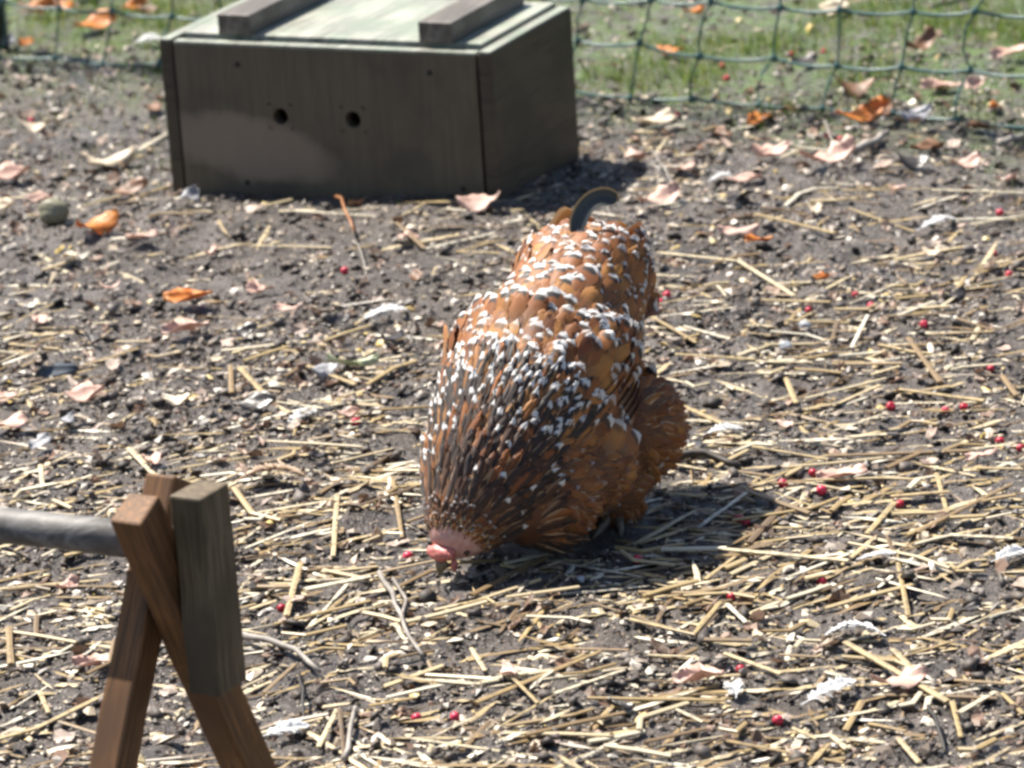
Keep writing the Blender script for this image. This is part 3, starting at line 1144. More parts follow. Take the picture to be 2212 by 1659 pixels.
# u, v, length in picture units, colour, curl, bend, turn in degrees, tilt in degrees, label
LEAVES = [
    (18, 392, 95, 'pink', .9, .1, 70, 8, 'pale pink dead leaf cut by the left edge, level with the box holes'),
    (228, 352, 120, 'cream', 1.3, .2, 75, 14, 'bright curled cream leaf left of the box, gleaming in the sun'),
    (75, 277, 75, 'cream', 1.3, .25, 95, 5, 'pale cupped leaf near the upper left corner of the mud'),
    (275, 418, 95, 'brown', 1.2, .1, 85, 10, 'dark brown curled leaf beside the lower left corner of the box'),
    (415, 462, 68, 'grey', .5, .1, 20, 28, 'blue-grey propped leaf just in front of the box'),
    (208, 527, 105, 'orange', 1.0, .2, 60, 12, 'orange leaf right of the round stone'),
    (312, 540, 72, 'pink', 1.4, .1, 100, 10, 'small pink leaf right of the orange leaf'),
    (85, 440, 60, 'pink', 1.0, .1, 80, 10, 'small pinkish leaf just above the round stone'),
    (8, 465, 55, 'cream', 1.1, .1, 80, 10, 'small cream leaf left of the round stone at the picture edge'),
    (1038, 484, 95, 'pink', .8, .15, 95, 16, 'pinkish leaf between the box and the hen tail'),
    (1428, 462, 98, 'pink', .9, .15, 70, 18, 'pink-brown leaf right of the hen tail'),
    (1420, 282, 84, 'cream', .9, .1, 80, 12, 'cream leaf right of the box, below the net'),
    (1396, 321, 34, 'cream', 1.1, .1, 40, 10, 'tiny cream leaf below the cream leaf by the net'),
    (1848, 212, 92, 'brown', 1.3, .25, 100, 18, 'brown crumpled leaf under the lower net strand'),
    (1802, 38, 70, 'cream', .6, .1, 130, 35, 'cream leaf standing in the grass behind the top strand'),
    (2045, 12, 118, 'cream', .7, .1, 60, 20, 'large cream leaf in the grass at the top right'),
    (1502, 27, 52, 'orange', .9, .1, 60, 20, 'rust orange leaf in the grass above the berries'),
    (1447, 133, 60, 'orange', .9, .1, 110, 14, 'rust leaf in the grass near the right side of the box'),
    (1738, 152, 58, 'dark', .9, .1, 80, 25, 'blackish folded leaf in the grass behind the net'),
    (1985, 128, 90, 'brown', 1.2, .3, 60, 16, 'brown leaf in the grass right of the blackish leaf'),
    (2180, 138, 88, 'pink', .8, .1, 80, 14, 'tan leaf behind the net at the right edge'),
    (2100, 205, 62, 'pink', 1.0, .1, 30, 24, 'pinkish upright leaf under the net near the right edge'),
    (2035, 200, 90, 'pink', .7, .1, 95, 6, 'dusty pink flat leaf under the net strand at right'),
    (1870, 283, 120, 'orange', 1.1, .15, 85, 12, 'long orange-brown leaf on the mud below the net'),
    (1970, 268, 85, 'grey', 1.3, .3, 80, 14, 'grey drooping leaf below the net right of the orange-brown one'),
    (1792, 378, 122, 'pink', 1.5, .2, 92, 12, 'salmon pink rolled leaf on the mud, right of the tail'),
    (1660, 365, 96, 'pink', 1.1, .3, 70, 20, 'ragged pink-brown leaf left of the salmon rolled leaf'),
    (1975, 372, 78, 'dark', 1.0, .15, 105, 20, 'dark brown leaf right of the salmon rolled leaf'),
    (2090, 368, 66, 'pink', 1.0, .2, 80, 15, 'pink leaf right of the dark brown leaf'),
    (1597, 526, 88, 'pink', 1.2, .1, 85, 8, 'narrow pink leaf right of the hen rump'),
    (1640, 545, 60, 'orange', .8, .1, 95, 6, 'small orange leaf touching the narrow pink leaf'),
    (1775, 610, 36, 'orange', .8, .1, 95, 6, 'small rust leaf scrap beyond the kinked straw'),
    (412, 664, 108, 'orange', .9, .15, 95, 8, 'orange leaf halfway between the box and the perch'),
    (625, 687, 66, 'pink', 1.2, .1, 85, 10, 'pinkish leaf left of the white feathers, behind the dark crumbs'),
    (405, 726, 105, 'pink', 1.4, .1, 92, 8, 'long pink rolled leaf below the orange leaf'),
    (765, 815, 112, 'green', 1.4, .1, 82, 6, 'pale green pod-shaped leaf left of the hen'),
    (122, 815, 98, 'slate', .5, .06, 68, 48, 'glossy dark slate oval leaf near the left edge'),
    (384, 887, 66, 'cream', .7, .1, 95, 10, 'cream oval leaf behind the perch'),
    (188, 890, 88, 'pink', 1.0, .15, 75, 10, 'pink leaf below the slate leaf'),
    (556, 903, 92, 'dark', .5, .05, 95, 22, 'dark brown square-edged bark flake left of the hen'),
    (18, 955, 92, 'pink', .8, .1, 75, 10, 'big pink leaf at the left edge above the pole'),
    (12, 900, 60, 'pink', .8, .1, 95, 10, 'small rosy leaf at the left edge below the slate leaf'),
    (212, 1440, 108, 'pink', 1.0, .1, 85, 8, 'pink leaf under the pole, left of the perch legs'),
    (150, 1282, 60, 'pink', 1.0, .1, 60, 16, 'small pink leaf just under the pole'),
    (1512, 1490, 112, 'pink', 1.4, .08, 92, 6, 'pale pink rolled leaf in the straw below the hen'),
    (1945, 1492, 122, 'pink', 1.1, .08, 92, 6, 'pale pink leaf in the straw near the fluffy feather'),
    (758, 928, 52, 'pink', .9, .1, 70, 14, 'small red-pink leaf left of the hen breast'),
    (1820, 1052, 112, 'pink', 1.2, .05, 86, 5, 'dull pink leaf among straw beyond the two berries'),
    (735, 715, 60, 'dark', .8, .1, 60, 25, 'dark grey lump of leaf left of the hen shoulder'),
    (530, 735, 58, 'dark', .8, .1, 90, 20, 'dark crumpled leaf right of the long pink leaf'),
    (78, 32, 80, 'orange', .8, .2, 60, 40, 'bright orange leaf leaning in the grass at the top left'),
    (138, 28, 70, 'orange', 1.0, .2, 110, 45, 'orange leaf standing right of its twin at the top left'),
    (205, 62, 92, 'orange', 1.1, .1, 72, 16, 'orange leaf lying below the grass strip at the top left'),
    (288, 24, 62, 'orange', 1.0, .2, 50, 25, 'rust leaf in the grass near the left net knot'),
    (325, 28, 56, 'brown', 1.1, .2, 120, 30, 'brown leaf in the grass beside the back of the box'),
    (50, 98, 50, 'orange', 1.0, .2, 30, 35, 'small orange leaf at the foot of the dark post'),
    (14, 95, 62, 'grey', .8, .1, 15, 50, 'pale upright leaf beside the dark post'),
    (90, 1000, 66, 'grey', .9, .1, 40, 20, 'greyish leaf above the pole near the left edge'),
    (152, 948, 52, 'grey', 1.0, .1, 20, 25, 'little lilac-grey leaf below the pink leaf'),
    (415, 1380, 44, 'brown', .8, .1, 90, 12, 'brown leaf scrap behind the perch legs'),
    (700, 830, 66, 'grey', 1.1, .2, 60, 20, 'grey curled leaf above the pale green leaf'),
]
for k, (u, v, ln, colr, curl, bend, turn, tilt, lab) in enumerate(LEAVES):
    p = ground_at(u, v)
    L = 1.0 * ln / px_per_m(p.y)
    W = L * (.42 if colr == 'slate' else random.uniform(.48, .68))
    if 'pod' in lab:
        W = L * .26
    me = leaf_mesh('leaf', L, W, curl * random.choice((.8, .6, -.6)), bend, 100 + k, .18 if colr in ('brown', 'orange', 'pink') else .02)
    o = link('fallen_leaf', me, LEAF[colr])
    st = [tuple(me.vertices[i].co) for i in (0, 1, 2)]
    o.rotation_euler = (math.radians(random.uniform(-4, 8)), math.radians(tilt) * math.copysign(1, math.sin(math.radians(turn))), math.radians(-turn + random.uniform(-8, 8)))
    o.location = (p.x, p.y, hz(p.x, p.y) + .008 + .26 * W * abs(math.sin(math.radians(tilt))) + (.12 * W * curl if curl < 0 else 0.002))
    tag(o, lab, 'leaf', 'dead leaves lying about the run')

# more dead leaves on the mud, told apart by how near the hen they lie
EXTRA = {'brown': [(1500, 330), (1560, 300), (1905, 255), (2120, 290), (1700, 250), (2000, 330), (330, 250), (900, 620)],
         'pink': [(1610, 410), (1480, 385), (1940, 425), (2180, 395), (1370, 360), (460, 560), (560, 640), (240, 640), (90, 700), (880, 540), (330, 1020), (1100, 1500), (1700, 930), (2120, 1010)],
         'orange': [(1640, 275), (2150, 250)],
         'dark': [(1600, 455), (2060, 640), (1925, 930), (1500, 990), (1340, 1560), (2090, 1330), (690, 1010), (200, 740), (850, 760)],
         'cream': [(1760, 470), (2010, 560), (150, 580), (470, 800), (1640, 1400)]}
PLACE = ['nearest', 'second nearest', 'third nearest', 'fourth nearest', 'fifth nearest', 'sixth nearest', 'seventh nearest', 'eighth nearest',
         'ninth nearest', 'tenth nearest', 'eleventh nearest', 'twelfth nearest', 'thirteenth nearest', 'fourteenth nearest']
LOOK = {'brown': 'brown', 'pink': 'pinkish', 'orange': 'rust orange', 'dark': 'blackish', 'cream': 'cream'}
for colr, lst in EXTRA.items():
    lst.sort(key=lambda q: (q[0] - 1220) ** 2 + (q[1] - 850) ** 2)
    for k, (u, v) in enumerate(lst):
        p = ground_at(u, v)
        L = random.uniform(42, 82) / px_per_m(p.y)
        W = L * random.uniform(.45, .75)
        o = link('fallen_leaf', leaf_mesh('leaf', L, W, random.uniform(-.6, .9), random.uniform(0, .2), 400 + u, .2), LEAF[colr])
        o.rotation_euler = (random.uniform(-.15, .2), random.uniform(-.25, .25), random.uniform(0, 6.28))
        o.location = (p.x, p.y, hz(p.x, p.y) + .009)
        tag(o, 'small ragged %s leaf on the mud, %s hen of such leaves' % (LOOK[colr], PLACE[k]), 'leaf', 'dead leaves lying about the run')

# ------------------------------------------------------------------ red berries
BERRIES = [(1570, 178), (1561, 149), (1461, 254), (1426, 676), (1442, 664), (1996, 700), (2140, 794), (2042, 874), (1924, 858), (2082, 872),
           (2160, 944), (1757, 1036), (1776, 1079), (1692, 1062), (1378, 1222), (1597, 1131), (1612, 1137), (1581, 1306), (1776, 1266),
           (2146, 546), (2160, 462), (2180, 602), (1848, 636), (1882, 652), (1746, 660), (1790, 306), (1815, 312), (1780, 118), (1711, 124),
           (746, 606), (771, 932), (609, 1328), (1681, 1571), (1601, 1466), (1944, 1108), (2205, 985), (901, 1567), (985, 1572), (68, 262), (882, 1212)]
ORD = ['nearest', 'second nearest', 'third nearest', 'fourth nearest', 'fifth nearest', 'sixth nearest', 'seventh nearest', 'eighth nearest', 'ninth nearest', 'tenth nearest',
       'eleventh nearest', 'twelfth nearest', 'thirteenth nearest', 'fourteenth nearest', 'fifteenth nearest', 'sixteenth nearest', 'seventeenth nearest', 'eighteenth nearest']


def berry_zone(u, v):
    if v < 330:
        return 'by the netting' if u > 1000 else 'near the top left of the mud'
    if v > 1290:
        return 'in the straw at the bottom'
    if u < 920:
        return 'on the mud left of the hen'
    if v > 980:
        return 'among straw right of the hen feet'
    return 'on the mud right of the hen body'


zones = {}
for q in BERRIES:
    zones.setdefault(berry_zone(*q), []).append(q)
bm = bmesh.new()
bmesh.ops.create_icosphere(bm, subdivisions=3, radius=1)
for q in bm.verts:                                          # a dimple with the dried flower end
    if q.co.z > .86:
        q.co.z -= (q.co.z - .86) * 2.2
berry_me = bpy.data.meshes.new('berry')
bm.to_mesh(berry_me)
bm.free()
berry_me.polygons.foreach_set('use_smooth', np.ones(len(berry_me.polygons), bool))
berry_me.materials.append(M['berry'])
for z, lst in zones.items():
    lst.sort(key=lambda q: (q[0] - 1220) ** 2 + (q[1] - 850) ** 2)
    for k, (u, v) in enumerate(lst):
        p = ground_at(u, v)
        o = link('red_berry', berry_me)
        r = random.uniform(.0042, .0058)
        o.scale = (r, r, r * .95)
        o.rotation_euler = (random.uniform(-1.2, 1.2), random.uniform(-1.2, 1.2), 0)
        o.location = (p.x, p.y, hz(p.x, p.y) + r * .8)
        lab = 'only red berry %s' % z if len(lst) == 1 else 'red berry %s, %s the hen' % (z, ORD[k])
        tag(o, lab, 'berry', 'red berries scattered over the ground')

# ------------------------------------------------------------------ stones


def stone(u, v, dpx, lab, material, seed, squash=.85):
    p = ground_at(u, v)
    r = dpx / 2 / px_per_m(p.y)
    b = bmesh.new()
    bmesh.ops.create_icosphere(b, subdivisions=3, radius=r)
    for q in b.verts:
        n = q.co.normalized()
        d = vnoise(n.x + seed, n.y + n.z * 1.7, .7, seed) * .28
        q.co *= 1 + float(d)
        q.co.z *= squash
    o = from_bm('stone', b, material, None, True)
    o.location = (p.x, p.y, hz(p.x, p.y) + r * squash * .88)
    tag(o, lab, 'stone', 'stones on the mud')


stone(118, 490, 64, 'round olive-brown stone on the mud left of the box', M['stone'], 3, .95)
stone(1738, 700, 28, 'small dark grey pebble right of the hen back', M['pebble'], 5)
stone(1697, 744, 30, 'small pale grey pebble below the dark grey one', M['pebble'], 8)
stone(1255, 1270, 20, 'tiny grey pebble in the shade below the hen', M['pebble'], 9)

# ------------------------------------------------------------------ moulted feathers


def down_feather(u, v, lpx, lab, material, seed, turn, curve=.25, ratio=.34):
    """A shaft with many separate barbs, curling up from the ground."""
    r = random.Random(seed)
    p = ground_at(u, v)
    L = lpx / px_per_m(p.y)
    W = L * ratio
    verts, faces = [], []

    def c(f):
        return Vector(((f - .5) * L, curve * L * (f - .5) ** 2 * 2, .006 + L * .12 * math.sin(f * math.pi) + .02 * L * f))
    sv, sf = tube([c(f) for f in np.linspace(0, 1, 8)], [.0008 - .0006 * f for f in np.linspace(0, 1, 8)], 5)
    verts += sv
    faces += sf
    for s in (-1, 1):
        for k in range(80):
            f = .12 + 0.86 * k / 79 + r.gauss(0, .008)
            a = c(f)
            ln = W * .5 * math.sin(math.pi * min(.97, f ** .8)) * r.uniform(.75, 1.15) + .001
            d = Vector((.75 + r.gauss(0, .2), s * 1.0, .25 + r.gauss(0, .22))).normalized()
            e = a + d * ln
            m = a + d * ln * .5 + Vector((0, 0, .08 * ln))
            wd = Vector((.0010 + L * .012, 0, 0))
            b0 = len(verts)
            verts += [a - wd, a + wd, m + wd, m - wd, e]
            faces += [(b0, b0 + 1, b0 + 2, b0 + 3), (b0 + 3, b0 + 2, b0 + 4)]
    o = link('moulted_feather', new_mesh('moulted_feather', verts, faces), material)
    o.rotation_euler = (random.uniform(-.1, .25), 0, math.radians(turn))
    o.location = (p.x, p.y, hz(p.x, p.y))
    tag(o, lab, 'feather', 'small moulted feathers on the ground')


down_feather(2030, 492, 110, 'white downy feather on the mud near the right edge', M['white_feather'], 1, 32, .2)
down_feather(1850, 1384, 130, 'bright white curved feather on the straw at lower right', M['white_feather'], 2, 172, .5, .36)
down_feather(1800, 1522, 165, 'fluffy white feather in the straw below the curved one', M['white_feather'], 3, 40, .2, .34)
down_feather(1590, 1522, 70, 'grey-white scrap of down left of the fluffy feather', M['white_feather'], 4, 100, .2, .7)
down_feather(835, 698, 120, 'dingy white feather left of the hen shoulder', M['white_feather'], 5, 30, .3, .45)
down_feather(655, 922, 105, 'whitish feather left of the hen breast', M['white_feather'], 6, 50, .2, .34)
down_feather(1560, 405, 62, 'white scrap of feather below the leaf right of the tail', M['white_feather'], 7, 20, .1, .6)
down_feather(600, 1062, 165, 'tan downy feather behind the perch', M['tan_feather'], 8, 175, .5, .42)
down_feather(620, 1606, 110, 'white tuft of down right of the perch legs', M['white_feather'], 9, 20, .2, .5)
down_feather(320, 92, 70, 'white feather by the top left corner of the box', M['white_feather'], 10, 10, .1, .7)
down_feather(165, 6, 120, 'white feather in the grass at the top left', M['white_feather'], 11, 15, .2, .5)
down_feather(1900, 1240, 90, 'pale grey feather in the straw right of the hen', M['white_feather'], 12, 12, .4, .3)
down_feather(2180, 1215, 95, 'white feather on straw at the right edge', M['white_feather'], 13, 35, .2, .5)
down_feather(1565, 955, 90, 'grey feather flat on the mud right of the hen wing', M['white_feather'], 14, 12, .2, .4)

# ------------------------------------------------------------------ twigs


def twig(pts, r, lab, material, rise=.006, branch=None):
    W = []
    for i, (u, v) in enumerate(pts):
        p = ground_at(u, v)
        W.append(Vector((p.x, p.y, hz(p.x, p.y) + r + rise * (1 if 0 < i < len(pts) - 1 else .4))))
    fine = []
    for a, b in zip(W[:-1], W[1:]):
        for f in (0, .33, .66):
            fine.append(a.lerp(b, f) + Vector((random.gauss(0, .0012), random.gauss(0, .0012), random.gauss(0, .0008))))
    fine.append(W[-1])
    o0 = W[0].copy()
    r *= .68
    v, f = tube([q - o0 for q in fine], [r * (1 - .35 * i / len(fine)) * random.uniform(.88, 1.12) for i in range(len(fine))], 7)
    if branch:
        B = [ground_at(*q) for q in branch]
        B = [Vector((q.x, q.y, hz(q.x, q.y) + r + .008 * (i / len(B)))) - o0 for i, q in enumerate(B)]
        v2, f2 = tube(B, [r * .7 * (1 - .4 * i / len(B)) for i in range(len(B))], 6)
        f += [tuple(x + len(v) for x in fc) for fc in f2]
        v += v2
    o = link('twig', new_mesh('twig', v, f, True), material)
    o.location = o0
    tag(o, lab, 'twig', 'twigs on the ground')


twig([(820, 1248), (850, 1320), (875, 1385), (915, 1448)], .0042, 'pale forked twig on the mud between the perch and the hen head', M['twig'], .008, [(862, 1370), (880, 1320), (850, 1268)])
twig([(520, 1386), (575, 1404), (640, 1432), (692, 1470)], .0052, 'pinkish grey stick right of the perch legs', M['twig'], .008)
twig([(724, 448), (742, 490), (768, 535)], .0034, 'orange twig sticking up in front of the box', M['red_twig'], .03)
twig([(768, 540), (780, 570), (792, 605)], .0026, 'thin pale twig below the orange twig', M['twig'], .012)
twig([(1850, 352), (1885, 330), (1918, 305)], .0090, 'thick grey stick on the mud below the net', M['twig'], .004)
twig([(2160, 322), (2190, 312), (2225, 300)], .0090, 'thick grey stick cut by the right edge', M['twig'], .004)
twig([(1440, 1022), (1520, 1018), (1600, 1032)], .0075, 'dark wet twig behind the hen thigh', M['dark_twig'], .004)
twig([(2005, 1535), (2020, 1580), (2042, 1640)], .0030, 'thin black twig across straw at the lower right', M['dark_twig'], .012)
twig([(1780, 275), (1790, 300), (1805, 335)], .0026, 'thin pale bent twig below the net', M['twig'], .01)
twig([(1410, 340), (1425, 385), (1460, 430)], .0024, 'thin pale twig right of the box shadow', M['twig'], .02, [(1422, 380), (1424, 420), (1426, 452)])
twig([(645, 1470), (655, 1530), (660, 1580)], .0026, 'thin brown twig crossing the pinkish stick', M['dark_twig'], .012)
twig([(750, 1660), (760, 1600), (770, 1555)], .0040, 'grey twig at the bottom edge right of the perch', M['twig'], .006)

# ------------------------------------------------------------------ straw stalks, ends given in picture units on the ground
STRAWS = [[(1421,565),(1597,584),(1716,641)], [(1632,488),(1804,524)], [(1835,472),(1977,499)], [(1931,568),(2085,540)], [(1912,684),(2062,680)],
[(2065,687),(2150,718),(2227,699)], [(2008,718),(2146,726)], [(1839,753),(1874,680)], [(1962,737),(2031,818)], [(1405,710),(1505,749)],
[(1478,726),(1578,745)], [(1459,778),(1632,781)], [(1632,787),(1755,780)], [(1662,808),(1739,808)], [(1943,829),(2127,856)], [(1881,803),(1943,791)],
[(1697,818),(1720,872)], [(1820,434),(2008,423)], [(2012,421),(2212,426)], [(2096,492),(2212,469)], [(2165,814),(2196,852)], [(1797,860),(1900,822)],
[(1793,770),(1866,770)], [(1476,886),(1561,921)], [(1476,980),(1623,954)], [(1627,1006),(1788,997)], [(1788,994),(2099,987)],
[(1453,1025),(1528,1037)], [(1575,1039),(1675,1053)], [(1826,947),(1915,938)], [(2010,1023),(2109,1053)], [(2113,1041),(2212,1051)],
[(1925,1100),(2052,1098)], [(2024,1051),(2047,1133)], [(1613,1084),(1750,1131)], [(1618,1188),(1689,1112)], [(1505,1145),(1613,1089)],
[(1873,1178),(1934,1119)], [(1981,1188),(2099,1126),(2184,1089)], [(1523,1263),(1590,1221)], [(1533,1207),(1835,1244)], [(1703,1268),(1835,1225)],
[(1936,1225),(1962,1334)], [(2057,1185),(2189,1185)], [(1457,1303),(1542,1332)], [(1571,1325),(1613,1365)], [(1363,1372),(1500,1400),(1557,1329)],
[(1523,1410),(1627,1412)], [(1401,1438),(1490,1438)], [(1566,1438),(1689,1485)], [(1500,1438),(1557,1480)], [(1684,1438),(1769,1445)],
[(1826,1412),(1977,1490),(2047,1523)], [(2057,1523),(2076,1603)], [(1929,1414),(1991,1461)], [(2071,1556),(2149,1494)], [(2165,1502),(2212,1556)],
[(1877,1563),(1958,1594)], [(1826,1589),(1863,1523)], [(1571,1624),(1821,1650)], [(1462,1568),(1519,1582)], [(1396,1631),(1528,1603)],
[(1939,1617),(1986,1659)], [(2062,1471),(2175,1485)], [(1712,1591),(1764,1603)], [(1020,1320),(1180,1230)], [(1280,1330),(1500,1400),(1550,1350)],
[(730,1085),(720,1210)], [(850,1060),(870,1180)], [(500,815),(502,872)], [(520,820),(570,870)], [(660,810),(770,850)], [(0,1290),(215,1250)],
[(140,1210),(240,1190)], [(-20,1610),(80,1580),(250,1500)], [(20,1370),(25,1450)], [(85,1490),(105,1540)], [(1030,1560),(1300,1440)],
[(1220,1430),(1360,1435)], [(1400,1440),(1500,1440)], [(1020,1430),(1050,1480)], [(690,1640),(730,1560)], [(735,1560),(745,1655)],
[(620,1350),(650,1240)], [(920,560),(1070,530)], [(850,510),(920,560)], [(1350,1480),(1200,1540)], [(1110,1510),(1165,1560)], [(90,1030),(95,1080)],
[(70,1090),(200,1050)], [(600,900),(630,925)], [(300,330),(360,290)], [(280,990),(340,1040)], [(20,740),(130,760)], [(180,790),(300,760)],
[(700,1545),(760,1550)], [(1000,1659),(1060,1600)], [(570,1500),(640,1460)], [(540,1600),(700,1585)], [(800,1560),(900,1530)],
[(830,1500),(960,1470)], [(540,1330),(600,1310)], [(660,1300),(800,1260)], [(0,1410),(80,1430)], [(120,1560),(220,1590)], [(640,480),(820,490)],
[(560,880),(700,900)], [(760,1130),(900,1080)], [(560,1130),(700,1110)]]


def straw_where(u, v):
    if u < 330 and v > 1000:
        return 'under the pole left of the perch'
    if u < 620 and v > 1300:
        return 'at the foot of the perch legs'
    if v > 1460:
        if u < 1100:
            return 'at the bottom near the perch'
        return 'along the bottom middle' if u < 1600 else 'in the bottom right corner'
    if v > 1180:
        if u < 900:
            return 'between the perch and the hen head'
        if u < 1450:
            return 'in front of the hen'
        return 'right of the hen feet' if u < 1850 else 'at the lower right edge'
    if v > 640:
        if u < 450:
            return 'on the open mud at the left'
        if u < 960:
            return 'left of the hen'
        return 'close beside the hen thigh' if u < 1680 else 'far right of the hen'
    if v > 400:
        if u < 450:
            return 'left of the front of the box'
        if u < 1150:
            return 'in front of the box'
        return 'right of the hen tail' if u < 1750 else 'below the net at the far right'
    return 'near the left side of the box' if u < 600 else 'by the net right of the box'


LIES = []                                                   # label text of stalks already used


def straw_label(pts, wide):
    n = len(pts)
    du, dv = pts[-1][0] - pts[0][0], pts[-1][1] - pts[0][1]
    ln = math.hypot(du, dv)
    size = 'long' if ln > 190 else 'medium' if ln > 105 else 'short'
    if abs(dv) > abs(du) * 1.2:
        way = 'end-on'
    elif abs(dv) < abs(du) * .13:
        way = 'lying crosswise'
    else:
        way = 'rising rightward' if du * dv < 0 else 'falling rightward'
    shape = 'kinked' if n > 2 else ('broad' if wide else 'straight')
    mu, mv = sum(p[0] for p in pts) / n, sum(p[1] for p in pts) / n
    return '%s %s straw %s, %s' % (size, shape, way, straw_where(mu, mv))


def straw_piece(W, r, name='straw_stalk', flat=.42):
    """A flattened hollow-looking stalk through the world points W, origin at its middle."""
    o0 = sum(W, Vector()) / len(W)
    fine = []
    for a, b in zip(W[:-1], W[1:]):
        for f in (0, .5):
            fine.append(a.lerp(b, f) - o0)
    fine.append(W[-1] - o0)
    v, f = tube(fine, [r * random.uniform(.82, 1.12) for _ in fine], 6, flat)
    return o0, new_mesh(name, v, f)


for k, s in enumerate(STRAWS):
    pts = [(u, v) for u, v in s]
    W = []
    wide = random.random() < .3
    r = random.uniform(.0034, .0042) if wide else random.uniform(.0024, .0031)
    G = [ground_at(u, v) for u, v in pts]
    for i, p in enumerate(G):
        W.append(Vector((p.x, p.y, hz(p.x, p.y) + r + .0015 + random.uniform(0, .005))))
    for i in range(len(W) - 1):                             # keep the stalk above the lumps between its ends
        m = W[i].lerp(W[i + 1], .5)
        d = hz(m.x, m.y) + r - m.z
        if d > 0:
            W[i].z += d * .8
            W[i + 1].z += d * .8
    o0, me = straw_piece(W, r)
    o = link('straw_stalk', me, M['straw'])
    o.location = o0
    tag(o, straw_label(pts, wide), 'straw', 'loose straw stalks strewn over the mud')


def project(x, y, z):
    zz = z - CAM_H
    c, s = math.cos(PITCH), math.sin(PITCH)
    dep, up = y * c - zz * s, y * s + zz * c
    u, v = FOCAL * x / dep, FOCAL * up / dep
    cr, sr = math.cos(ROLL), math.sin(ROLL)
    return 1106 + u * cr - v * sr, 829.5 - (u * sr + v * cr)


def straw_density(x, y):
    d = np.clip((5.25 - y) / 1.7, .10, 1) ** 1.3
    d = d + .30 * np.clip((x + .02) * 3, 0, 1) * np.clip((5.6 - y) / .8, 0, 1)
    d = d * (.18 + 1.9 * np.clip(vnoise(x, y, .20, 21) + .5, 0, 1) ** 2)
    d = d * np.where(beyond_fence(x, y) > -.1, .1, 1)
    return np.clip(d, 0, 1)


def random_ground(n, dens, x0=-.95, x1=.98, y0=3.0, y1=6.7):
    out = np.empty((0, 2))
    while len(out) < n:
        q = np.stack([rng.uniform(x0, x1, n * 3), rng.uniform(y0, y1, n * 3)], -1)
        keep = (rng.random(len(q)) < dens(q[:, 0], q[:, 1])) & ~in_box(q[:, 0], q[:, 1], .004) & (np.hypot(q[:, 0] - hen_p.x, q[:, 1] - hen_p.y) > .10)
        out = np.vstack([out, q[keep]])
    return out[:n]


# further single stalks, sharing a few shapes
shapes = []
for k in range(10):
    L, r = 1.0, .0024
    if k < 5:
        pts = [Vector((-.5, 0, 0)), Vector((0, random.uniform(-.02, .02), 0)), Vector((.5, 0, 0))]
    else:
        q = random.uniform(-.15, .25)
        pts = [Vector((-.5, 0, 0)), Vector((q, random.uniform(.05, .14) * random.choice((-1, 1)), .0)), Vector((.5, 0, 0))]
    v, f = tube([p for p in pts], [.03, .032, .028], 6, .55)
    me = new_mesh('straw_shape', v, f)
    me.materials.append(M['straw'])
    shapes.append((me, k >= 5))
want = 300 - len(STRAWS)
made = 0
seen_labels = {}
for x, y in random_ground(900, straw_density):
    if made >= want:
        break
    a = (rng.normal(.25, .45) if rng.random() < .8 else rng.uniform(0, 3.14)) + (math.pi if rng.random() < .5 else 0)
    L = float(np.clip(rng.gamma(5, .012), .028, .125))
    e = [(x - math.cos(a) * L / 2, y - math.sin(a) * L / 2), (x + math.cos(a) * L / 2, y + math.sin(a) * L / 2)]
    if any(bool(in_box(np.array(q[0]), np.array(q[1]), .006)) for q in e):
        continue
    P2 = [project(q[0], q[1], 0) for q in e]
    if not all(10 < q[0] < 2200 and 5 < q[1] < 1655 for q in P2):
        continue
    mu, mv = (P2[0][0] + P2[1][0]) / 2, (P2[0][1] + P2[1][1]) / 2
    if 930 < mu < 1470 and 480 < mv < 1190:                 # behind or under the hen
        continue
    if 230 < mu < 520 and mv > 1060:
        continue
    me, kink = shapes[int(rng.integers(len(shapes)))]
    za, zb = hz(*e[0]), hz(*e[1])
    wd = rng.uniform(.0024, .0038) / .03
    o = link('straw_stalk', me)
    o.scale = (L, wd, wd)
    o.rotation_euler = (0, -math.atan2(zb - za, L), a)
    o.location = (x, y, max((za + zb) / 2, hz(x, y) - .001) + .0035 + rng.uniform(0, .004))
    lab = straw_label(sorted(P2), wd * .03 > .003)
    if kink:
        lab = lab.replace('straight', 'slightly bent').replace('broad', 'broad bent')
    tag(o, lab, 'straw', 'loose straw stalks strewn over the mud')
    made += 1

# ------------------------------------------------------------------ what nobody could count: chopped straw, chips, crumbs, scraps, grass


def lay(n, dens, tilt, sx, sy, sz, lift=.3):
    q = random_ground(n, dens)
    R = rot_z(rng.uniform(0, 2 * np.pi, n)) @ rot_x(rng.normal(0, tilt, n)) @ rot_y(rng.normal(0, tilt, n))
    S = np.stack([sx, sy, sz], -1)
    L = np.stack([q[:, 0], q[:, 1], height(q[:, 0], q[:, 1]) + sz * lift + .001], -1)
    return R, S, L


def tints(n, lo=0.0, hi=1.0):
    return np.stack([rng.uniform(lo, hi, n), rng.random(n), rng.random(n), np.ones(n)], -1)


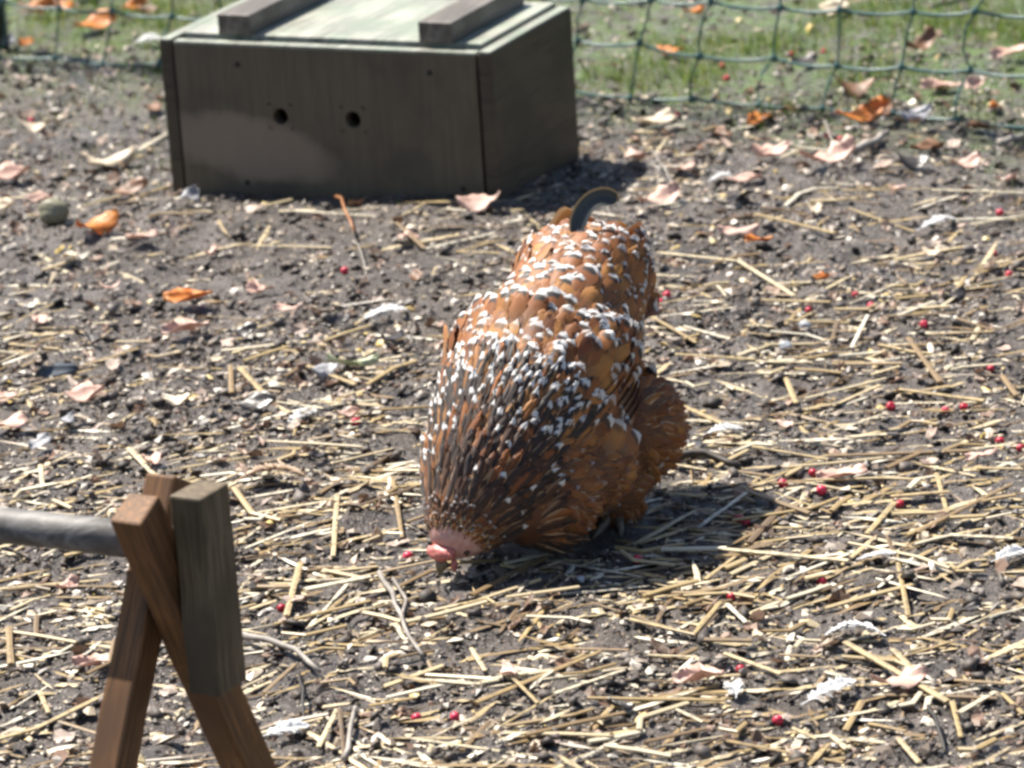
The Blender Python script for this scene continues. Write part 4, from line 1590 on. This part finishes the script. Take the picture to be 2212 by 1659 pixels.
bar_v, bar_f = tube([Vector((-.5, -.3, -.4)), Vector((-.12, .45, .15)), Vector((.2, .25, .2)), Vector((.5, -.5, -.3))], [.5, .55, .42, .30], 5, 1.0)
bar_v = np.array([tuple(q) for q in bar_v])
n = 5200
R, S, L = lay(n, straw_density, .16, np.clip(rng.gamma(2.4, .0155, n), .006, .11), rng.uniform(.0020, .0060, n), rng.uniform(.0010, .0022, n), .6)
R = rot_z(np.where(rng.random(n) < .75, rng.normal(.22, .42, n), rng.uniform(0, 3.14, n)) + np.pi * (rng.random(n) < .5)) @ rot_y(rng.normal(0, .10, n))
L[:, 2] -= rng.uniform(0, .0022, n)
o = link('chopped_straw', scatter_mesh('chopped_straw', bar_v, bar_f, R, S, L, None, tints(n)), M['straw_bits'])
tag(o, 'mat of short chopped straw over the mud', 'straw', kind='stuff')

chip_v = np.array([(-.5, -.35, 0), (.45, -.5, .05), (.5, .3, 0), (-.1, .5, .06), (-.05, -.02, .55), (-.5, .2, -.05)])
chip_f = [(0, 1, 4), (1, 2, 4), (2, 3, 4), (3, 5, 4), (5, 0, 4), (0, 5, 3, 2, 1)]


def even(x, y):
    return np.clip(.55 + .7 * vnoise(x, y, .3, 31) + .25 * np.clip((5.2 - y), 0, 1), .05, 1) * np.where(beyond_fence(x, y) > .1, .3, 1)


n = 34000
sz = np.clip(rng.gamma(2.2, .0022, n), .0018, .014)
R, S, L = lay(n, even, .35, sz * rng.uniform(.8, 1.7, n), sz * rng.uniform(.6, 1.1, n), sz * rng.uniform(.3, .7, n))
o = link('wood_chips', scatter_mesh('wood_chips', chip_v, chip_f, R, S, L, None, tints(n)), M['chips'])
tag(o, 'pale and dark chips of bark, seed and grit', 'chips', kind='stuff')

tet_v = np.array([(-.5, -.4, 0), (.5, -.35, 0), (.0, .5, 0), (.05, .0, .6)])
tet_f = [(0, 1, 3), (1, 2, 3), (2, 0, 3), (0, 2, 1)]
n = 70000
sz = np.clip(rng.gamma(3.0, .0007, n), .0010, .0042)
R, S, L = lay(n, even, .5, sz * rng.uniform(.8, 1.6, n), sz * rng.uniform(.7, 1.1, n), sz * rng.uniform(.5, 1.0, n))
o = link('grit', scatter_mesh('grit', tet_v, tet_f, R, S, L, None, tints(n)), M['chips'])
tag(o, 'fine pale and dark grit bedded in the mud', 'grit', kind='stuff')

n = 14000
sz = np.clip(rng.gamma(2.0, .0028, n), .002, .020)
R, S, L = lay(n, even, .5, sz * rng.uniform(.8, 1.4, n), sz * rng.uniform(.7, 1.2, n), sz * rng.uniform(.5, .9, n), .15)
o = link('soil_crumbs', scatter_mesh('soil_crumbs', chip_v, chip_f, R, S, L, None, tints(n), True), M['crumbs'])
tag(o, 'dark crumbs of trodden soil', 'soil', kind='stuff')

sv, sf = [], []
for i in range(4):
    for j in range(3):
        x, y = (j - 1) * .5 * (.5, 1, .9, .3)[i], i / 3 - .5
        sv.append((x, y, .35 * x * x + .25 * y * y))
for i in range(3):
    for j in range(2):
        a = i * 3 + j
        sf.append((a, a + 1, a + 4, a + 3))
n = 2800
sz = np.clip(rng.gamma(3, .0040, n), .006, .024)
R, S, L = lay(n, even, .4, sz * rng.uniform(.5, .9, n), sz, sz * rng.uniform(.4, 1.1, n), .15)
me = scatter_mesh('leaf_scraps', sv, sf, R, S, L, None, tints(n), False)
co = np.empty(len(me.vertices) * 3)
me.vertices.foreach_get('co', co)
me.vertices.foreach_set('co', co + rng.normal(0, .0016, len(co)))
o = link('leaf_scraps', me, M['litter'])
tag(o, 'small torn scraps of dead leaf', 'leaf scraps', kind='stuff')

gv, gf = [], []
for i, (z, w, y) in enumerate(((0, .5, 0), (.4, .45, .06), (.75, .3, .2), (1.0, .04, .42))):
    gv += [(-w, y, z), (w, y, z)]
for i in range(3):
    gf.append((2 * i, 2 * i + 1, 2 * i + 3, 2 * i + 2))


def grass_density(x, y):
    d = beyond_fence(x, y) + .35 * vnoise(x, y, .35, 41) + .12 * vnoise(x, y, .09, 42)
    return np.clip((d + .02) * 4.5, 0, 1) * np.clip(.42 + 2.2 * vnoise(x, y, .14, 43), .02, 1)


def blades(n, dens, l0, l1, y0, y1, x0, x1, w):
    q = random_ground(n, dens, x0, x1, y0, y1)
    R = rot_z(rng.uniform(0, 2 * np.pi, n)) @ rot_x(rng.normal(0, .35, n))
    ln = rng.uniform(l0, l1, n)
    S = np.stack([np.full(n, w), ln, ln], -1)
    L = np.stack([q[:, 0], q[:, 1], height(q[:, 0], q[:, 1]) - .002], -1)
    return R, S, L


n = 60000
R, S, L = blades(n, grass_density, .010, .030, 5.3, 8.0, -1.6, 1.6, .0016)
o = link('grass', scatter_mesh('grass', gv, gf, R, S, L, None, tints(n)), M['grass'])
tag(o, 'short backlit grass beyond the netting', 'grass', kind='stuff')


def moss_density(x, y):
    d = beyond_fence(x, y)
    return np.clip((d + .75) * 1.6, 0, 1) * np.clip(1.2 * vnoise(x, y, .13, 51) + .35, 0, 1) * np.clip(1.0 - (x + .25) * 1.6, .10, 1)


n = 9000
R, S, L = blades(n, moss_density, .005, .014, 4.9, 6.6, -1.1, 1.0, .0012)
o = link('moss', scatter_mesh('moss', gv, gf, R, S, L, None, tints(n, .1, 1.0)), M['grass'])
tag(o, 'thin mossy green film on the mud before the net', 'moss', kind='stuff')

# stalks that still share a description are told apart by how near the hen they lie
same = {}
for o in C.objects:
    if o.name.startswith('straw_stalk'):
        same.setdefault(o['label'], []).append(o)
for lab, lst in same.items():
    if len(lst) > 1:
        lst.sort(key=lambda o: (o.location.x - hen_p.x) ** 2 + (o.location.y - hen_p.y) ** 2)
        for k, o in enumerate(lst):
            o['label'] = '%s, %s hen' % (lab, ORD[k] if k < len(ORD) else 'farther from')
